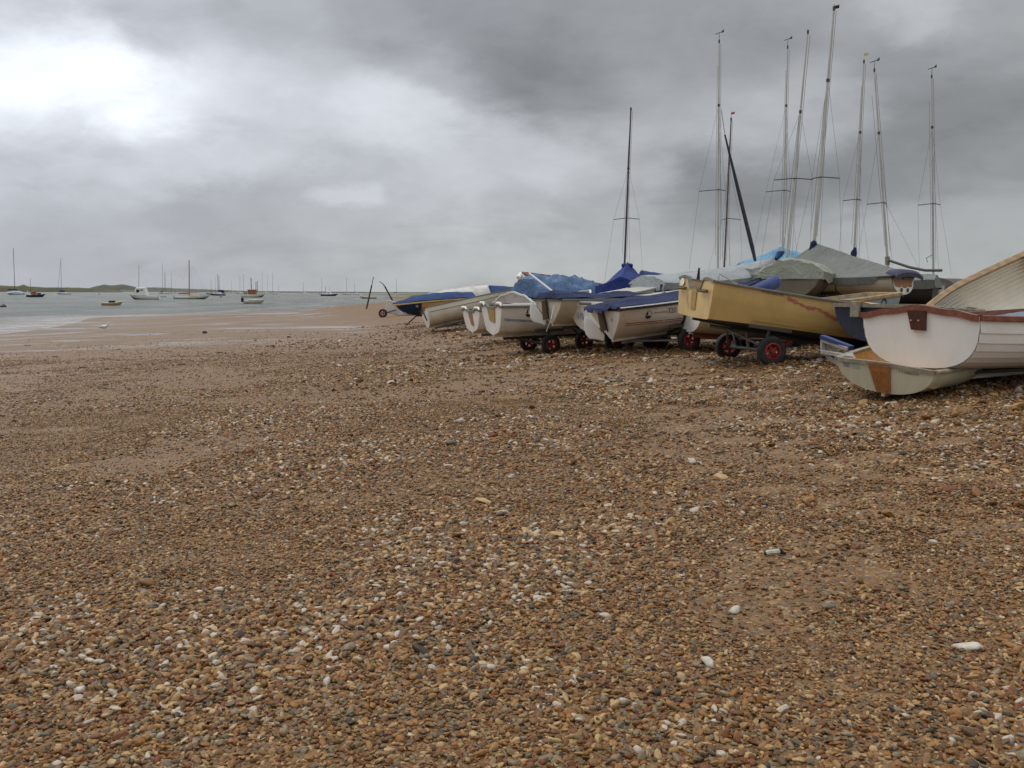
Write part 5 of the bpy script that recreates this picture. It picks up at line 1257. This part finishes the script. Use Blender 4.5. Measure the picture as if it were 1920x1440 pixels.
moored('houseboat', 'boat with a square dark blue canopy behind the two masted yacht', 416, 550.5, 7, 88, hull='offw', cabin=(.1, .8, .9, 2.4, 'tnavy'), cat='boat')
for i, (px, wl, mx_, ty, lab) in enumerate([(424, 549.6, 404, 520, 'tiny far yacht at the right end of the cluster by the blue canopy'), (436, 549.6, 434, 527, 'tiny far yacht with a faint short mast before the low hills'), (449, 550.6, 450, 516, 'tiny far yacht with a pale mast left of the orange wheelhouse'), (457, 551.2, 457, 514, 'tiny far yacht immediately left of the orange wheelhouse'),
        (497, 550.5, 492, 511, 'far yacht immediately right of the orange wheelhouse'), (501, 549.8, 502, 513, 'far yacht with slim mast second right of the orange wheelhouse'), (514, 551.5, 511.5, 511, 'far yacht with dark boom cover right of the orange wheelhouse'), (522, 549.8, 522, 534, 'far yacht with a short mast at the right end of the central cluster'),
        (569.5, 551.3, 569, 529, 'lone far yacht in mid water between the two clusters'), (603, 551.8, 603.5, 520, 'far yacht touching the left end of the blue fishing boat'), (650, 552.6, 650, 520, 'far white yacht between blue fishing boat and the dark post'), (668, 552.2, 665, 530, 'low far yacht just left of the dark post'), (743, 553.5, 743.4, 522, 'far yacht with a mast right of the crooked post')]):
    moored('yacht', lab, px, wl, 6.5+(i % 3)*.8, 250+(i*37) % 60, [(mx_, 546, mx_-.3, ty, .10)], hull='clean', cabin=(.3, .7, .6, .6, 'clean'), boom=(.35, .8, 1.0, .22, 'tnavy') if i % 3 == 0 else None)
def wheelh(o, H0):
    MB().box((3.6, 0, H0.H+.75), (2.6, 1.6, 1.5), bev=.12).build('wheelhouse', M['orangew'], o); MB().box((3.6, 0, H0.H+1.62), (3.0, 1.9, .2), bev=.05).build('wheelhouse_roof', M['cream'], o)
    MB().box((1.2, 0, H0.H+.4), (1.0, 1.2, .8), bev=.1).build('engine_box', M['tgreen'], o)
moored('fishing_boat', 'white and navy fishing boat with an orange wheelhouse and two short masts', 476, 557.5, 8.2, 95, [(471.5, 548, 470.5, 521, .14), (480, 545, 480, 528, .12), (483, 545, 483, 526, .09)], hull='clean', bot='navy', cat='fishing boat', hh=1.3, extra=wheelh)
def ob_(o, H0): MB().box((-.2, 0, H0.H+.1), (.4, .3, .7), bev=.08).build('outboard', M['ebony'], o); MB().box((1.6, 0, H0.H+.1), (1.6, .9, .25), bev=.08).build('spray_cover', M['offw'], o)
moored('launch', 'small cream launch floating nearer than the orange wheelhouse boat', 477, 569.3, 3.3, 85, hull='cream', cat='launch', beam=1.4, hh=.65, extra=ob_)
moored('fishing_boat', 'navy fishing boat with white wheelhouse and thin aerials', 618, 555, 8.5, 92, [(610, 548, 610.5, 537, .08), (617.5, 546, 617.5, 536, .05)], hull='navy', cabin=(.3, .6, .7, 1.2, 'clean'), cat='fishing boat', hh=1.1)
moored('open_boat', 'buff open boat at its mooring behind the straight dark post', 690, 560, 5.2, 266, hull='orange', cat='boat', hh=.7)
def buoy(label, px, py, r_):
    p = on_plane(px, py, WATER_Z); mb = MB(); n = 8
    mb.tube([(0, 0, -r_*.4), (0, 0, -r_*.1), (0, 0, r_*.4), (0, 0, r_*.8), (0, 0, r_)], [r_*.4, r_*.85, r_*.95, r_*.5, r_*.12], 12)
    o = mb.build('buoy', M['darkmetal']); o.location = p; put_props(o, label, 'buoy')
buoy('dark mooring buoy on the open water near the left edge', 6, 575.5, .35)
buoy('small dark buoy right of the gaff yacht', 414, 557.5, .4)
buoy('small dark buoy right of the yacht with blue spray hood', 186, 552, .5)

# weed and grass on the bank
def grass_tufts():
    mb = MB(); r_ = random.Random(5)
    for _ in range(2600):
        px = r_.uniform(1400, 1920); d = r_.uniform(17, 27); p = at(px, 560, d)
        if sline(p.x, p.y) > -6: continue
        z = gz(p.x, p.y)-.02
        for k in range(3):
            a = r_.uniform(0, 6.28); h_ = r_.uniform(.05, .16); o = Vector((p.x+r_.uniform(-.1, .1), p.y+r_.uniform(-.1, .1), z))
            w_ = Vector((math.cos(a), math.sin(a), 0))*.012; l_ = Vector((math.cos(a+1), math.sin(a+1), 0))*h_*.4
            mb.add([o-w_, o+w_, o+l_+Vector((0, 0, h_))], [(0, 1, 2)])
    o = mb.build('grass', mat('bank grass', (.06, .085, .025), .8, (.12, .12, .05), 3)); put_props(o, 'short green grass on the bank behind the boats', 'grass', kind='stuff')
grass_tufts()
